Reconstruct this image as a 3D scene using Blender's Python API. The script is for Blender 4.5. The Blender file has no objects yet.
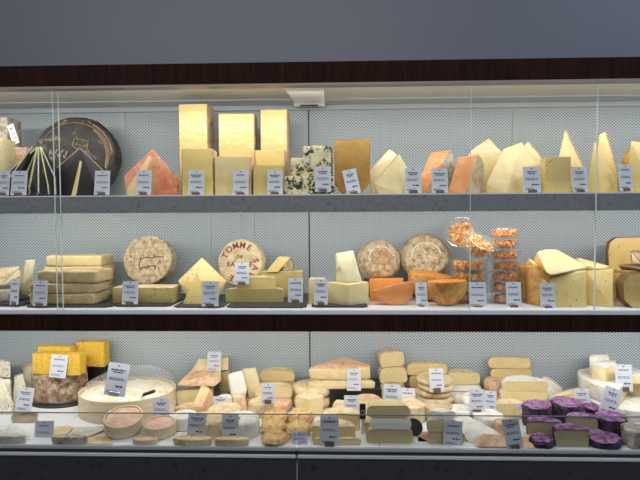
import bpy, bmesh, math, random
from mathutils import Vector, Matrix, Euler, noise
random.seed(7)
R = math.radians
C = bpy.context.scene.collection
# ------------------------------------------------------------ camera
F = 483.0; D = 1.74; EYE = 1.45
YAW, PITCH, ROLL = R(1.77), R(2.13), R(0.27)
CP = Vector((0, -D, EYE))
fw = Vector((-math.sin(YAW)*math.cos(PITCH), math.cos(YAW)*math.cos(PITCH), -math.sin(PITCH)))
r0 = fw.cross(Vector((0, 0, 1))).normalized(); u0 = r0.cross(fw)
rt = r0*math.cos(ROLL) - u0*math.sin(ROLL); up = u0*math.cos(ROLL) + r0*math.sin(ROLL)
cam = bpy.data.objects.new('camera', bpy.data.cameras.new('camera')); C.objects.link(cam)
cam.data.sensor_width = 36; cam.data.lens = 36*F/640; cam.data.clip_start = .05
m3 = Matrix((rt, up, -fw)).transposed()
cam.matrix_world = Matrix.Translation(CP) @ m3.to_4x4()
bpy.context.scene.camera = cam
# ------------------------------------------------------------ world, exposure, room light
w = bpy.data.worlds.new('world'); bpy.context.scene.world = w; w.use_nodes = True
w.node_tree.nodes['Background'].inputs[0].default_value = (.62, .72, .9, 1)
w.node_tree.nodes['Background'].inputs[1].default_value = .18
vs = bpy.context.scene.view_settings
vs.view_transform = 'Standard'; vs.look = 'None'; vs.gamma = 1; vs.use_curve_mapping = False; vs.exposure = 0.0
def area(name, loc, rot, sx, sy, power, col, spread=180):
    l = bpy.data.lights.new(name, 'AREA'); l.shape = 'RECTANGLE'; l.size = sx; l.size_y = sy
    l.energy = power; l.color = col; l.spread = R(spread)
    o = bpy.data.objects.new(name, l); C.objects.link(o); o.location = loc; o.rotation_euler = rot
    return o
Z = EYE
LED = (1.0, .975, .93)
area('canopy_led_light', (0, .035, Z+.462), (R(38), 0, 0), 3.4, .05, 6.6, LED)
area('top_shelf_led_light', (0, .045, Z+.022), (R(38), 0, 0), 3.4, .03, 6.2, LED)
area('middle_shelf_led_light', (0, .045, Z-.410), (R(36), 0, 0), 3.4, .03, 5.7, LED, 160)
area('shop_window_light', (2.7, -1.9, Z+2.1), (R(52), 0, R(50)), 1.6, 1.4, 34, (.68, .81, 1.0))
area('shop_ceiling_light', (-.6, -1.6, Z+1.25), (R(28), 0, 0), 2.4, .6, 18, (1.0, .95, .9))

# ------------------------------------------------------------ pixel <-> place
def ray(px, py, Y):
    d = fw + rt*((px-320)/F) + up*((240-py)/F)
    return CP + d*((Y+D)/d.y)
def on(px, Y, z):
    py = 240
    for _ in range(12): py += (ray(px, py, Y).z - z)*F/(D+Y)
    return ray(px, py, Y)
S = lambda Y: (D+Y)/F
ZT, ZM, ZB = EYE+.099, EYE-.317, EYE-.775
BASE = {'T': ZT+.0006, 'M': ZM+.0006, 'B': ZB+.0006}
def yd(px, py, z):            # depth at which a point of height z shows at that pixel
    lo, hi = -.5, 1.0
    for _ in range(40):
        m = (lo+hi)/2
        q = ray(px, py, m).z
        if (q - z)*(1 if z < EYE else -1) > 0: lo = m
        else: hi = m
    return (lo+hi)/2
YB = lambda py, px=320: yd(px, py, ZB)
YM = lambda py, px=320: yd(px, py, ZM)
# ------------------------------------------------------------ materials
def nm(name):
    m = bpy.data.materials.new(name); m.use_nodes = True
    nt = m.node_tree; b = nt.nodes['Principled BSDF']
    return m, nt, b
def coord(nt, kind='Object', scale=(1, 1, 1)):
    t = nt.nodes.new('ShaderNodeTexCoord'); mp = nt.nodes.new('ShaderNodeMapping')
    mp.inputs['Scale'].default_value = scale
    nt.links.new(t.outputs[kind], mp.inputs[0]); return mp.outputs[0]
def noise_n(nt, v, scale, detail=4, rough=.6, dist=0):
    n = nt.nodes.new('ShaderNodeTexNoise'); n.inputs['Scale'].default_value = scale
    n.inputs['Detail'].default_value = detail; n.inputs['Roughness'].default_value = rough
    n.inputs['Distortion'].default_value = dist
    nt.links.new(v, n.inputs['Vector']); return n.outputs['Fac']
def ramp(nt, f, stops):
    r = nt.nodes.new('ShaderNodeValToRGB'); e = r.color_ramp.elements
    while len(e) < len(stops): e.new(.5)
    for i, (p, c) in enumerate(stops): e[i].position = p; e[i].color = (*c, 1)
    nt.links.new(f, r.inputs[0]); return r.outputs[0]
def mix(nt, f, a, b):
    m = nt.nodes.new('ShaderNodeMix'); m.data_type = 'RGBA'
    for s, v in ((0, f), (6, a), (7, b)):
        if isinstance(v, tuple): m.inputs[s].default_value = (*v, 1) if len(v) == 3 else v
        elif isinstance(v, (int, float)): m.inputs[s].default_value = v
        else: nt.links.new(v, m.inputs[s])
    return m.outputs[2]
def bump(nt, b, f, strength, dist=.002):
    n = nt.nodes.new('ShaderNodeBump'); n.inputs['Strength'].default_value = strength
    n.inputs['Distance'].default_value = dist
    nt.links.new(f, n.inputs['Height']); nt.links.new(n.outputs[0], b.inputs['Normal'])
def plain(name, col, rough=.5, metal=0, var=.0):
    m, nt, b = nm(name); b.inputs['Base Color'].default_value = (*col, 1)
    b.inputs['Roughness'].default_value = rough; b.inputs['Metallic'].default_value = metal
    if var:
        v = coord(nt); f = noise_n(nt, v, 25)
        nt.links.new(ramp(nt, f, [(.3, tuple(c*(1-var) for c in col)), (.7, tuple(min(1, c*(1+var)) for c in col))]), b.inputs['Base Color'])
    return m
def paste(name, col, col2=None, holes=0, rough=.42, scale=22, hole_col=None, hs=55):
    m, nt, b = nm(name); col2 = col2 or tuple(c*.86 for c in col)
    v = coord(nt); f = noise_n(nt, v, scale, 5, .65)
    c = ramp(nt, f, [(.3, col2), (.62, col)])
    if holes:
        vo = nt.nodes.new('ShaderNodeTexVoronoi'); vo.inputs['Scale'].default_value = hs
        nt.links.new(v, vo.inputs['Vector'])
        k = ramp(nt, vo.outputs['Distance'], [(holes*.7, (1, 1, 1)), (holes, (0, 0, 0))])
        n2 = noise_n(nt, v, 18, 2); k2 = ramp(nt, n2, [(.5, (0, 0, 0)), (.56, (1, 1, 1))])
        mm = nt.nodes.new('ShaderNodeMath'); mm.operation = 'MULTIPLY'
        nt.links.new(k, mm.inputs[0]); nt.links.new(k2, mm.inputs[1])
        c = mix(nt, mm.outputs[0], c, hole_col or tuple(x*.4 for x in col))
    nt.links.new(c, b.inputs['Base Color']); b.inputs['Roughness'].default_value = rough
    bump(nt, b, noise_n(nt, v, 90, 4), .25, .001)
    return m
def rind(name, cols, scale=40, rough=.75, bs=.6, dist=.4):
    m, nt, b = nm(name); v = coord(nt); f = noise_n(nt, v, scale, 8, .72, dist)
    n = len(cols)
    c = ramp(nt, f, [(.36+.28*i/(n-1), cols[i]) for i in range(n)])
    nt.links.new(c, b.inputs['Base Color']); b.inputs['Roughness'].default_value = rough
    bump(nt, b, noise_n(nt, v, scale*2.5, 6), bs, .003)
    return m
def spotted(name, base, spot, scale, th, scale2=14, th2=.45, rough=.5):
    m, nt, b = nm(name); v = coord(nt)
    vv = nt.nodes.new('ShaderNodeTexVoronoi'); vv.inputs['Scale'].default_value = scale
    vv.inputs['Randomness'].default_value = 1
    nn = nt.nodes.new('ShaderNodeTexNoise'); nn.inputs['Scale'].default_value = scale*1.2; nt.links.new(v, nn.inputs['Vector'])
    av = mix(nt, .12, v, nn.outputs['Color'])
    nt.links.new(av, vv.inputs['Vector'])
    k = ramp(nt, vv.outputs['Distance'], [(th*.8, (1, 1, 1)), (th, (0, 0, 0))])
    k2 = ramp(nt, noise_n(nt, v, scale2, 3), [(th2, (0, 0, 0)), (th2+.08, (1, 1, 1))])
    mm = nt.nodes.new('ShaderNodeMath'); mm.operation = 'MULTIPLY'
    nt.links.new(k, mm.inputs[0]); nt.links.new(k2, mm.inputs[1])
    bc = ramp(nt, noise_n(nt, v, 30, 4), [(.3, tuple(c*.85 for c in base)), (.65, base)])
    nt.links.new(mix(nt, mm.outputs[0], bc, spot), b.inputs['Base Color'])
    b.inputs['Roughness'].default_value = rough; bump(nt, b, noise_n(nt, v, 80, 5), .35, .002)
    return m
def clear(name, tint=(1, 1, 1), gloss=.06, wr=0, haze=0.0, rough=.05):
    m = bpy.data.materials.new(name); m.use_nodes = True; nt = m.node_tree
    nt.nodes.remove(nt.nodes['Principled BSDF']); out = nt.nodes['Material Output']
    t = nt.nodes.new('ShaderNodeBsdfTransparent'); t.inputs[0].default_value = (*tint, 1)
    g = nt.nodes.new('ShaderNodeBsdfGlossy'); g.inputs['Roughness'].default_value = rough
    d = nt.nodes.new('ShaderNodeBsdfDiffuse'); d.inputs[0].default_value = (.9, .92, .92, 1)
    mx = nt.nodes.new('ShaderNodeMixShader'); mx2 = nt.nodes.new('ShaderNodeMixShader')
    mx.inputs[0].default_value = gloss; mx2.inputs[0].default_value = haze
    nt.links.new(t.outputs[0], mx.inputs[1]); nt.links.new(g.outputs[0], mx.inputs[2])
    nt.links.new(mx.outputs[0], mx2.inputs[1]); nt.links.new(d.outputs[0], mx2.inputs[2])
    nt.links.new(mx2.outputs[0], out.inputs[0])
    if wr:
        v = coord(nt, scale=(1, 1, 2)); f = noise_n(nt, v, wr*1.6, 1.5, .5, 1.2)
        bp = nt.nodes.new('ShaderNodeBump'); bp.inputs['Strength'].default_value = 1; bp.inputs['Distance'].default_value = .01
        nt.links.new(f, bp.inputs['Height']); nt.links.new(bp.outputs[0], g.inputs['Normal'])
        k = ramp(nt, f, [(.56, (haze,)*3), (.70, (.14,)*3)]); nt.links.new(k, mx2.inputs[0])
    return m
def wood(name, c1, c2, sc=(60, 60, 3)):
    m, nt, b = nm(name); v = coord(nt, scale=sc); f = noise_n(nt, v, 1.0, 6, .7, 1.2)
    nt.links.new(ramp(nt, f, [(.3, c1), (.7, c2)]), b.inputs['Base Color'])
    b.inputs['Roughness'].default_value = .55; bump(nt, b, f, .15, .001)
    return m

M = {}
M['y1'] = paste('pale_yellow_paste', (.80, .61, .22), (.74, .54, .17))
M['y2'] = paste('straw_paste', (.80, .65, .33), (.72, .55, .24))
M['y3'] = paste('golden_paste', (.72, .50, .18), (.63, .42, .13), holes=.22)
M['y4'] = paste('holey_yellow_paste', (.78, .60, .24), (.71, .52, .19), holes=.24)
M['hard'] = paste('aged_hard_paste', (.82, .65, .31), (.73, .54, .22), scale=45)
M['cr'] = paste('cream_paste', (.80, .67, .37), (.72, .56, .27))
M['iv'] = paste('ivory_paste', (.83, .74, .47), (.76, .65, .36))
M['ol'] = paste('olive_paste', (.50, .40, .15), (.41, .31, .10), holes=.2)
M['soft'] = paste('soft_ripe_paste', (.60, .49, .25), (.52, .41, .19))
M['am'] = paste('amber_paste', (.50, .28, .06), (.36, .19, .035), scale=14)
M['or'] = paste('orange_paste', (.85, .33, .07), (.78, .27, .05))
M['or2'] = paste('deep_orange_paste', (.72, .29, .05), (.60, .21, .03), holes=.15)
M['wh'] = paste('white_paste', (.90, .88, .80), (.86, .82, .70))
M['blue'] = spotted('blue_veined_paste', (.80, .76, .56), (.17, .22, .20), 50, .36)
M['yblue'] = spotted('yellow_blue_veined_paste', (.86, .54, .06), (.16, .19, .10), 60, .40, 26, .50)
M['herb'] = spotted('herb_coated_surface', (.78, .70, .42), (.02, .025, .02), 34, .62, 22, .44)
M['blk'] = plain('black_wax', (.010, .009, .011), .55, var=.3)
M['pale_edge'] = plain('pale_green_edge', (.50, .52, .24), .6, var=.2)
M['tan_edge'] = plain('ochre_edge', (.36, .27, .14), .7, var=.3)
M['dk'] = rind('black_flaked_rind', [(.012, .010, .012), (.022, .018, .018), (.03, .024, .02), (.05, .035, .025), (.30, .20, .10)], 16, .6, .5, 1.2)
M['striped'] = None
M['rw'] = rind('white_bloomy_rind', [(.62, .57, .46), (.78, .75, .67), (.84, .83, .78)], 30)
M['rc'] = rind('cream_rind', [(.52, .36, .17), (.72, .57, .34), (.79, .67, .45)], 30)
M['rp'] = rind('pinkish_washed_rind', [(.52, .27, .13), (.72, .46, .28), (.78, .58, .40)], 28)
M['rt'] = rind('tan_rind', [(.38, .25, .13), (.60, .45, .27), (.72, .58, .38)], 32)
M['rg'] = rind('grey_mould_rind', [(.20, .16, .11), (.48, .42, .33), (.66, .61, .52)], 45)
M['rg2'] = rind('pale_grey_bloom', [(.42, .37, .28), (.62, .57, .47), (.72, .69, .62)], 35)
M['rb'] = rind('brown_mottled_rind', [(.13, .07, .035), (.36, .24, .14), (.62, .54, .44)], 42, bs=1)
M['rn'] = rind('natural_speckled_rind', [(.22, .13, .06), (.44, .32, .18), (.58, .46, .29), (.68, .60, .44)], 55, bs=.8)
M['rgo'] = rind('olive_tan_rind', [(.34, .24, .10), (.50, .38, .18), (.62, .50, .28)], 25)
M['red'] = rind('red_orange_rind', [(.55, .09, .03), (.80, .20, .05), (.82, .45, .25)], 30)
M['gold'] = rind('golden_rind', [(.48, .22, .05), (.68, .36, .09), (.78, .50, .18)], 30)
M['wax'] = plain('amber_wax_rind', (.62, .36, .10), .35, var=.15)
M['dwax'] = plain('dark_brown_wax_rind', (.20, .11, .045), .35, var=.3)
M['pur'] = spotted('purple_petal_coat', (.17, .035, .17), (.66, .54, .64), 150, .46, 45, .44, .8)
M['purd'] = spotted('dark_lavender_coat', (.030, .014, .032), (.26, .17, .26), 130, .40, 40, .46, .8)
M['cut'] = paste('khaki_paste', (.50, .41, .24), (.42, .34, .18), holes=.28, hole_col=(.1, .05, .08))
M['fresh'] = rind('fresh_white_curd', [(.60, .58, .52), (.86, .86, .84), (.90, .90, .89)], 40)
M['bb'] = rind('brown_wrapped_paste', [(.20, .14, .08), (.30, .22, .13), (.38, .30, .19)], 20)
M['orr'] = rind('orange_wrinkled_rind', [(.50, .25, .07), (.78, .50, .20), (.85, .66, .36)], 60, bs=1.5)
M['brownc'] = rind('rusty_brown_rind', [(.30, .16, .08), (.46, .27, .14), (.62, .45, .28)], 60)
M['amr'] = rind('cracked_amber_rind', [(.25, .10, .03), (.60, .26, .05), (.70, .34, .08), (.75, .42, .14)], 14, .5, .8, .8)
M['box'] = wood('pale_veneer_wood', (.68, .55, .36), (.80, .69, .50), (8, 8, 90))
M['board'] = wood('brown_board_wood', (.36, .23, .12), (.50, .34, .20), (8, 60, 60))
M['slate'] = plain('black_slate', (.035, .042, .05), .45, var=.3)
M['black'] = plain('black_plastic', (.012, .012, .013), .35)
M['glossw'] = plain('white_card', (.66, .68, .74), .5)
M['ink'] = plain('dark_ink', (.05, .05, .08), .7)
M['brn'] = plain('brown_wood_clip', (.15, .09, .05), .5)
M['film'] = clear('clear_plastic_wrap', (.98, .98, .98), .05, 9, .012, .3)
M['liner'] = clear('milky_crumpled_liner', (.96, .97, .97), .10, 14, .22, .2)
M['tub'] = clear('clear_tub_plastic', (.97, .98, .98), .12, 0, .05, .1)
M['glass'] = clear('clear_door_glass', (.985, .995, .99), .008, 0, 0, 0)
M['glass2'] = clear('tinted_riser_glass', (.90, .91, .91), .006, 0, 0, 0)
M['edge'] = plain('polished_glass_edge', (.75, .82, .80), .2)
M['dedge'] = plain('dark_glass_edge', (.10, .13, .13), .3)
M['white'] = plain('white_enamel', (.88, .88, .90), .35)
M['soff'] = plain('cream_enamel', (.56, .53, .46), .4)
M['redface'] = rind('red_to_grey_face', [(.40, .28, .18), (.55, .30, .16), (.66, .18, .06), (.68, .13, .04)], 14)
M['wood'] = wood('dark_mahogany', (.008, .003, .002), (.040, .013, .007), (35, 35, 2.5))
M['wood'].node_tree.nodes['Principled BSDF'].inputs['Specular IOR Level'].default_value = .15; M['wood'].node_tree.nodes['Principled BSDF'].inputs['Roughness'].default_value = .8
M['steel'] = plain('brushed_steel', (.60, .62, .63), .3, .7)
M['rail'] = plain('pale_grey_metal', (.48, .50, .51), .4, .2)
M['canopy'] = plain('slate_grey_paint', (.150, .162, .195), .5)
m, nt, b = nm('speckled_grey_laminate'); v = coord(nt)
nt.links.new(ramp(nt, noise_n(nt, v, 60, 5), [(.30, (.15, .15, .16)), (.42, (.235, .24, .25)), (.7, (.265, .27, .28))]), b.inputs['Base Color'])
b.inputs['Roughness'].default_value = .45; M['lip'] = m
m, nt, b = nm('dark_base_laminate'); v = coord(nt)
nt.links.new(ramp(nt, noise_n(nt, v, 30, 5), [(.33, (.015, .013, .017)), (.42, (.040, .039, .045)), (.7, (.046, .045, .052))]), b.inputs['Base Color'])
b.inputs['Roughness'].default_value = .5; M['base'] = m
# perforated back panel: staggered small dark holes in pale enamel
m, nt, b = nm('perforated_white_metal')
sp = nt.nodes.new('ShaderNodeSeparateXYZ'); nt.links.new(coord(nt, scale=(1, 1, 1)), sp.inputs[0])
def mth(op, a, c=None):
    n = nt.nodes.new('ShaderNodeMath'); n.operation = op
    for i, q in enumerate((a, c)):
        if q is None: continue
        if isinstance(q, (int, float)): n.inputs[i].default_value = q
        else: nt.links.new(q, n.inputs[i])
    return n.outputs[0]
k = 2*math.pi/.0142
sx = mth('SINE', mth('MULTIPLY', sp.outputs[0], k)); sz = mth('SINE', mth('MULTIPLY', sp.outputs[2], k*1.12))
pr = mth('MULTIPLY', sx, sz)
f = ramp(nt, pr, [(.16, (0, 0, 0)), (.30, (1, 1, 1))])
nt.links.new(mix(nt, f, (.53, .60, .635), (.17, .205, .215)), b.inputs['Base Color'])
b.inputs['Roughness'].default_value = .4; M['mesh'] = m
# striped dark wax
m, nt, b = nm('striped_dark_wax'); v = coord(nt); wv = nt.nodes.new('ShaderNodeTexWave')
wv.inputs['Scale'].default_value = 34; wv.inputs['Distortion'].default_value = 1.5; nt.links.new(v, wv.inputs['Vector'])
nt.links.new(ramp(nt, wv.outputs['Fac'], [(.0, (.012, .014, .016)), (.66, (.02, .025, .02)), (.78, (.30, .36, .16)), (.9, (.45, .48, .5))]), b.inputs['Base Color'])
b.inputs['Roughness'].default_value = .35; M['striped'] = m

# ------------------------------------------------------------ mesh helpers
def tag(o, label=None, cat=None, group=None, kind=None):
    if label: o['label'] = label
    if cat: o['category'] = cat
    if group: o['group'] = group
    if kind: o['kind'] = kind
    return o
def mk(name, bm, mat, parent=None, smooth=None):
    me = bpy.data.meshes.new(name); bmesh.ops.recalc_face_normals(bm, faces=bm.faces[:])
    for f_ in bm.faces: f_.material_index = 0
    bm.to_mesh(me); bm.free(); me.materials.append(mat)
    if smooth is not None:
        for p in me.polygons: p.use_smooth = True
        me.set_sharp_from_angle(angle=R(smooth))
    o = bpy.data.objects.new(name, me); C.objects.link(o)
    if parent: o.parent = parent
    return o
def empty(name, loc):
    o = bpy.data.objects.new(name, None); C.objects.link(o); o.location = loc; o.empty_display_size = .02
    return o
def add_box(bm, x0, x1, y0, y1, z0, z1, mtx=None):
    vs_ = [bm.verts.new((x, y, z)) for x in (x0, x1) for y in (y0, y1) for z in (z0, z1)]
    for f_ in ((0, 1, 3, 2), (4, 6, 7, 5), (0, 4, 5, 1), (2, 3, 7, 6), (0, 2, 6, 4), (1, 5, 7, 3)):
        bm.faces.new([vs_[i] for i in f_])
    if mtx: bmesh.ops.transform(bm, matrix=mtx, verts=vs_)
def hull_bm(pts, bev=.003, seg=2, rough=0.0):
    bm = bmesh.new()
    for p in pts: bm.verts.new(p)
    r_ = bmesh.ops.convex_hull(bm, input=bm.verts[:])
    junk = [g for g in r_['geom_interior'] if isinstance(g, bmesh.types.BMVert)]
    bmesh.ops.delete(bm, geom=junk, context='VERTS')
    bmesh.ops.dissolve_limit(bm, angle_limit=R(3), verts=bm.verts[:], edges=bm.edges[:])
    if bev: bmesh.ops.bevel(bm, geom=bm.edges[:], offset=bev, segments=seg, affect='EDGES', profile=.6, clamp_overlap=True)
    if rough:
        bmesh.ops.triangulate(bm, faces=bm.faces[:])
        for _ in range(3):
            es = [e for e in bm.edges if e.calc_length() > .012]
            if es: bmesh.ops.subdivide_edges(bm, edges=es, cuts=1)
        bmesh.ops.triangulate(bm, faces=bm.faces[:])
        bm.normal_update()
        for v_ in bm.verts:
            if v_.co.z > .004: v_.co += v_.normal*noise.noise(v_.co*55 + Vector((3.1, 1.7, 0)))*rough; v_.co.z = max(v_.co.z, .0005)
    bm.normal_update()
    return bm
DIRS = {'t': (0, 0, 1), 'd': (0, 0, -1), 'l': (-1, 0, 0), 'r': (1, 0, 0), 'f': (0, -1, 0), 'b': (0, 1, 0)}
def shell(bm, keep, off=.0012):
    """a thin skin over the faces keep() accepts"""
    b2 = bm.copy(); b2.normal_update()
    kill = [f_ for f_ in b2.faces if not keep(f_)]
    bmesh.ops.delete(b2, geom=kill, context='FACES')
    for v_ in b2.verts: v_.co += v_.normal*off*.5
    r_ = bmesh.ops.extrude_face_region(b2, geom=b2.faces[:])
    for g in r_['geom']:
        if isinstance(g, bmesh.types.BMVert): g.co += g.normal*off if g.normal.length > .5 else Vector((0, 0, off))
    for v_ in b2.verts: v_.co.z = max(v_.co.z, 0)
    return b2
def edge_lines(root, part, mat, segs, wd=.0016):
    """thin raised lines along a thing's edges; ends given as (px, py, depth)"""
    bm = bmesh.new()
    for a, b_ in segs:
        p, q = ray(*a)-root.location, ray(*b_)-root.location; d = q-p
        add_box(bm, -wd/2, wd/2, -wd/2, wd/2, 0, d.length, Matrix.Translation(p) @ d.to_track_quat('Z', 'Y').to_matrix().to_4x4())
    return mk(part, bm, mat, root)
def finish(name, label, cat, bm, loc, pm, rm=None, keep=None, group=None, wrap=False, smooth=35):
    """one cheese: paste, rind and wrap as parts, or a single mesh when it has one look"""
    if rm is None and not wrap:
        o = mk(name, bm, pm, None, smooth); o.location = loc
        return tag(o, label, cat, group)
    root = tag(empty(name, loc), label, cat, group)
    rb = shell(bm, keep) if rm is not None else None
    wb = None
    if wrap:
        wb = bm.copy(); wb.normal_update()
        for v_ in wb.verts: v_.co += v_.normal*(.0028+.002*noise.noise(v_.co*40)); v_.co.z = max(v_.co.z, 0)
    mk('paste', bm, pm, root, smooth)
    if rb is not None and rb.faces: mk('rind', rb, rm, root, smooth)
    if wb: mk('plastic_wrap', wb, M['film'], root, 60)
    return root
def base_z(base, px=320, Y=0):
    if isinstance(base, str): return BASE[base]
    if not isinstance(base, tuple) and abs(base-ZB) < 1e-7: return BASE['B']
    if isinstance(base, tuple): return ray(base[0], base[1], base[2]).z
    return base
def top_of(o):
    bpy.context.view_layer.update()
    cs = [o] if o.type == 'MESH' else [c for c in o.children if c.name.startswith('paste') or c.name.startswith('wall')] or list(o.children)
    return max((o.location.z + v_.co.z) for c in cs for v_ in c.data.vertices)
def keepdirs(rd, th=.45):
    ds = [Vector(DIRS[c]) for c in rd]
    return lambda f_: any(f_.normal.dot(d) > th for d in ds)
def H(label, pts, base, pm, rm=None, rd='t', name='cheese_wedge', cat='cheese', group=None, wrap=False, bev=.003, rough=0, th=.45):
    """solid through points (px, py, depth); py None = standing on the base"""
    z0 = base_z(base)
    P = []
    for px, py, Y in pts:
        P.append(on(px, Y, z0) if py is None else ray(px, py, Y))
    for p in P: p.z = max(p.z, z0)
    c = sum(P, Vector())/len(P); c.z = z0
    bm = hull_bm([p-c for p in P], bev, 2, rough)
    return finish(name, label, cat, bm, c, pm, rm, keepdirs(rd, th), group, wrap)
def E(label, poly, Y, dep, base, pm, rm=None, rd='b', dx=0, taper=1, **k):
    """front outline given in pixels at depth Y, running back by dep metres"""
    z0 = base_z(base); n = len(poly)
    P = [on(px, Y, z0) if py is None else ray(px, py, Y) for px, py in poly]
    for p in P: p.z = max(p.z, z0)
    cx = sum(p.x for p in P)/n
    Q = [Vector((cx+(p.x-cx)*taper+dx, Y+dep, z0+(p.z-z0)*(taper+1)/2)) for p in P]
    A = P+Q; c = sum(A, Vector())/len(A); c.z = z0
    bm = hull_bm([p-c for p in A], k.pop('bev', .003), 2, k.pop('rough', 0))
    return finish(k.pop('name', 'cheese_wedge'), label, k.pop('cat', 'cheese'), bm, c, pm, rm, keepdirs(rd, k.pop('th', .45)), k.pop('group', None), k.pop('wrap', False))
def BX(label, x0, x1, yt, Y, dep, base, pm, rm=None, rd='lrbt', yaw=0, name='cheese_block', cat='cheese', group=None, wrap=False, bev=.003, rough=0, taper=0, tiltx=0, tilty=0):
    """block: front face between the pixel columns x0..x1 at depth Y, top at pixel yt"""
    z0 = base_z(base); a = on(x0, Y, z0); b_ = on(x1, Y, z0); xm = (x0+x1)/2
    wd = (b_.x-a.x)/2; h = ray(xm, yt, Y).z - z0 if yt is not None else .03
    P = [Vector((sx_*wd*(1-taper*(sz_ > 0)), sy_*dep/2*(1-taper*(sz_ > 0)), h*sz_)) for sx_ in (-1, 1) for sy_ in (-1, 1) for sz_ in (0, 1)]
    mt = Euler((R(tiltx), R(tilty), R(yaw))).to_matrix(); P = [mt @ p for p in P]
    mz = min(p.z for p in P); P = [p-Vector((0, 0, mz)) for p in P]
    bm = hull_bm(P, bev, 2, rough)
    return finish(name, label, cat, bm, Vector(((a.x+b_.x)/2, Y+dep/2, z0)), pm, rm, keepdirs(rd), group, wrap)
def wheel_bm(Rr, Hh, a0=0, a1=360, rnd=.006, bulge=0, rough=.0012, dome=0, inner=0, n=40):
    full = a1-a0 >= 359.9; bm = bmesh.new(); rnd = min(rnd, Hh*.45, Rr*.4)
    prof = [(Rr*.5, 0)] + [(Rr-rnd+rnd*math.sin(t), rnd-rnd*math.cos(t)) for t in [R(x) for x in (0, 30, 60, 90)]]
    if bulge:
        prof += [(Rr+bulge*math.sin(math.pi*q), rnd+(Hh-2*rnd)*q) for q in (.2, .4, .6, .8)]
    prof += [(Rr-rnd+rnd*math.cos(t), Hh-rnd+rnd*math.sin(t)) for t in [R(x) for x in (0, 30, 60, 90)]] + [(Rr*.5, Hh+dome*.7)]
    k_ = max(4, int(n*(a1-a0)/360)); rings = []
    for i in range(k_ if full else k_+1):
        a = R(a0+(a1-a0)*i/k_); ring = []
        for r_, z_ in prof:
            q = 1+rough/Rr*4*noise.noise(Vector((math.cos(a)*2.3, math.sin(a)*2.3, z_*30+Rr*50)))
            ring.append(bm.verts.new((r_*q*math.cos(a), r_*q*math.sin(a), z_+(rough*noise.noise(Vector((r_*30*math.cos(a), r_*30*math.sin(a), 5)))*1.2 if z_ > Hh/2 else 0))))
        rings.append(ring)
    cb = bm.verts.new((0, 0, 0)); ct = bm.verts.new((0, 0, Hh+dome)); lay = bm.faces.layers.int.new('rind')
    m_ = len(rings)
    for i in range(m_ if full else m_-1):
        A, B = rings[i], rings[(i+1) % m_]
        for j in range(len(prof)-1): bm.faces.new((A[j], B[j], B[j+1], A[j+1])).material_index = 1
        bm.faces.new((cb, B[0], A[0])).material_index = 1; bm.faces.new((ct, A[-1], B[-1])).material_index = 1
    if not full:
        bm.faces.new([cb]+rings[0]+[ct]); bm.faces.new([ct]+rings[-1][::-1]+[cb])
    bmesh.ops.recalc_face_normals(bm, faces=bm.faces[:])
    return bm, lay
LAST = [None]*4
def relief(bm, part, mat, root, zoff=0.0):
    """geometry drawn on a wheel's own flat face (x, y, height above it), carried along with the wheel"""
    mt, mz, Rr, Hh = LAST
    bmesh.ops.transform(bm, matrix=Matrix.Translation((0, 0, -mz)) @ mt @ Matrix.Translation((0, 0, Hh+zoff)), verts=bm.verts[:])
    return mk(part, bm, mat, root)
def strokes(paths, wd, th=.0012):
    bm = bmesh.new()
    for pa in paths:
        for (xa, ya), (xb, yb_) in zip(pa, pa[1:]):
            d_ = math.hypot(xb-xa, yb_-ya)
            add_box(bm, -d_/2-wd*.4, d_/2+wd*.4, -wd/2, wd/2, -.001, th, Matrix.Translation(((xa+xb)/2, (ya+yb_)/2, 0)) @ Matrix.Rotation(math.atan2(yb_-ya, xb-xa), 4, 'Z'))
    return bm
def reroot(ob, part='rind'):
    root = tag(empty(ob.name.split('.')[0], ob.location), ob['label'], ob['category'], ob.get('group'))
    for k_ in ('label', 'category', 'group'):
        if k_ in ob: del ob[k_]
    ob.name = part; ob.parent = root; ob.location = (0, 0, 0); return root
def W(label, px, Y, base, rpx, hpx, pm, rm=None, a=(0, 360), rot=(0, 0, 0), name='round_cheese', cat='cheese', group=None, wrap=False, rnd=.006, bulge=0, rough=.0012, dome=0, sy=1, z=None):
    """round cheese or a cut of one; px = column of its centre, sizes in pixels at its depth"""
    s = S(Y); Rr, Hh = rpx*s, hpx*s
    bm, lay = wheel_bm(Rr, Hh, a[0], a[1], rnd, bulge, rough, dome)
    if not any(rot[:2]) and Y+Rr*sy > .410 and Y < .405: sy = (.410-Y)/Rr
    if sy != 1: bmesh.ops.scale(bm, vec=(1, sy, 1), verts=bm.verts[:])
    mt = Euler([R(x) for x in rot]).to_matrix().to_4x4(); bmesh.ops.transform(bm, matrix=mt, verts=bm.verts[:])
    mz = min(v_.co.z for v_ in bm.verts)
    z0 = base_z(base); c = on(px, Y, z0 if z is None else z); LAST[:] = [mt, mz, Rr, Hh]
    xs = [v_.co.x for v_ in bm.verts]; 
    for v_ in bm.verts: v_.co.z -= mz
    bm.normal_update()
    if a[1]-a[0] >= 359.9 and not wrap:
        return finish(name, label, cat, bm, Vector((c.x, Y, z0)), rm or pm, group=group)
    return finish(name, label, cat, bm, Vector((c.x, Y, z0)), pm, rm or pm, lambda f_: f_.material_index == 1, group, wrap)
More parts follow.
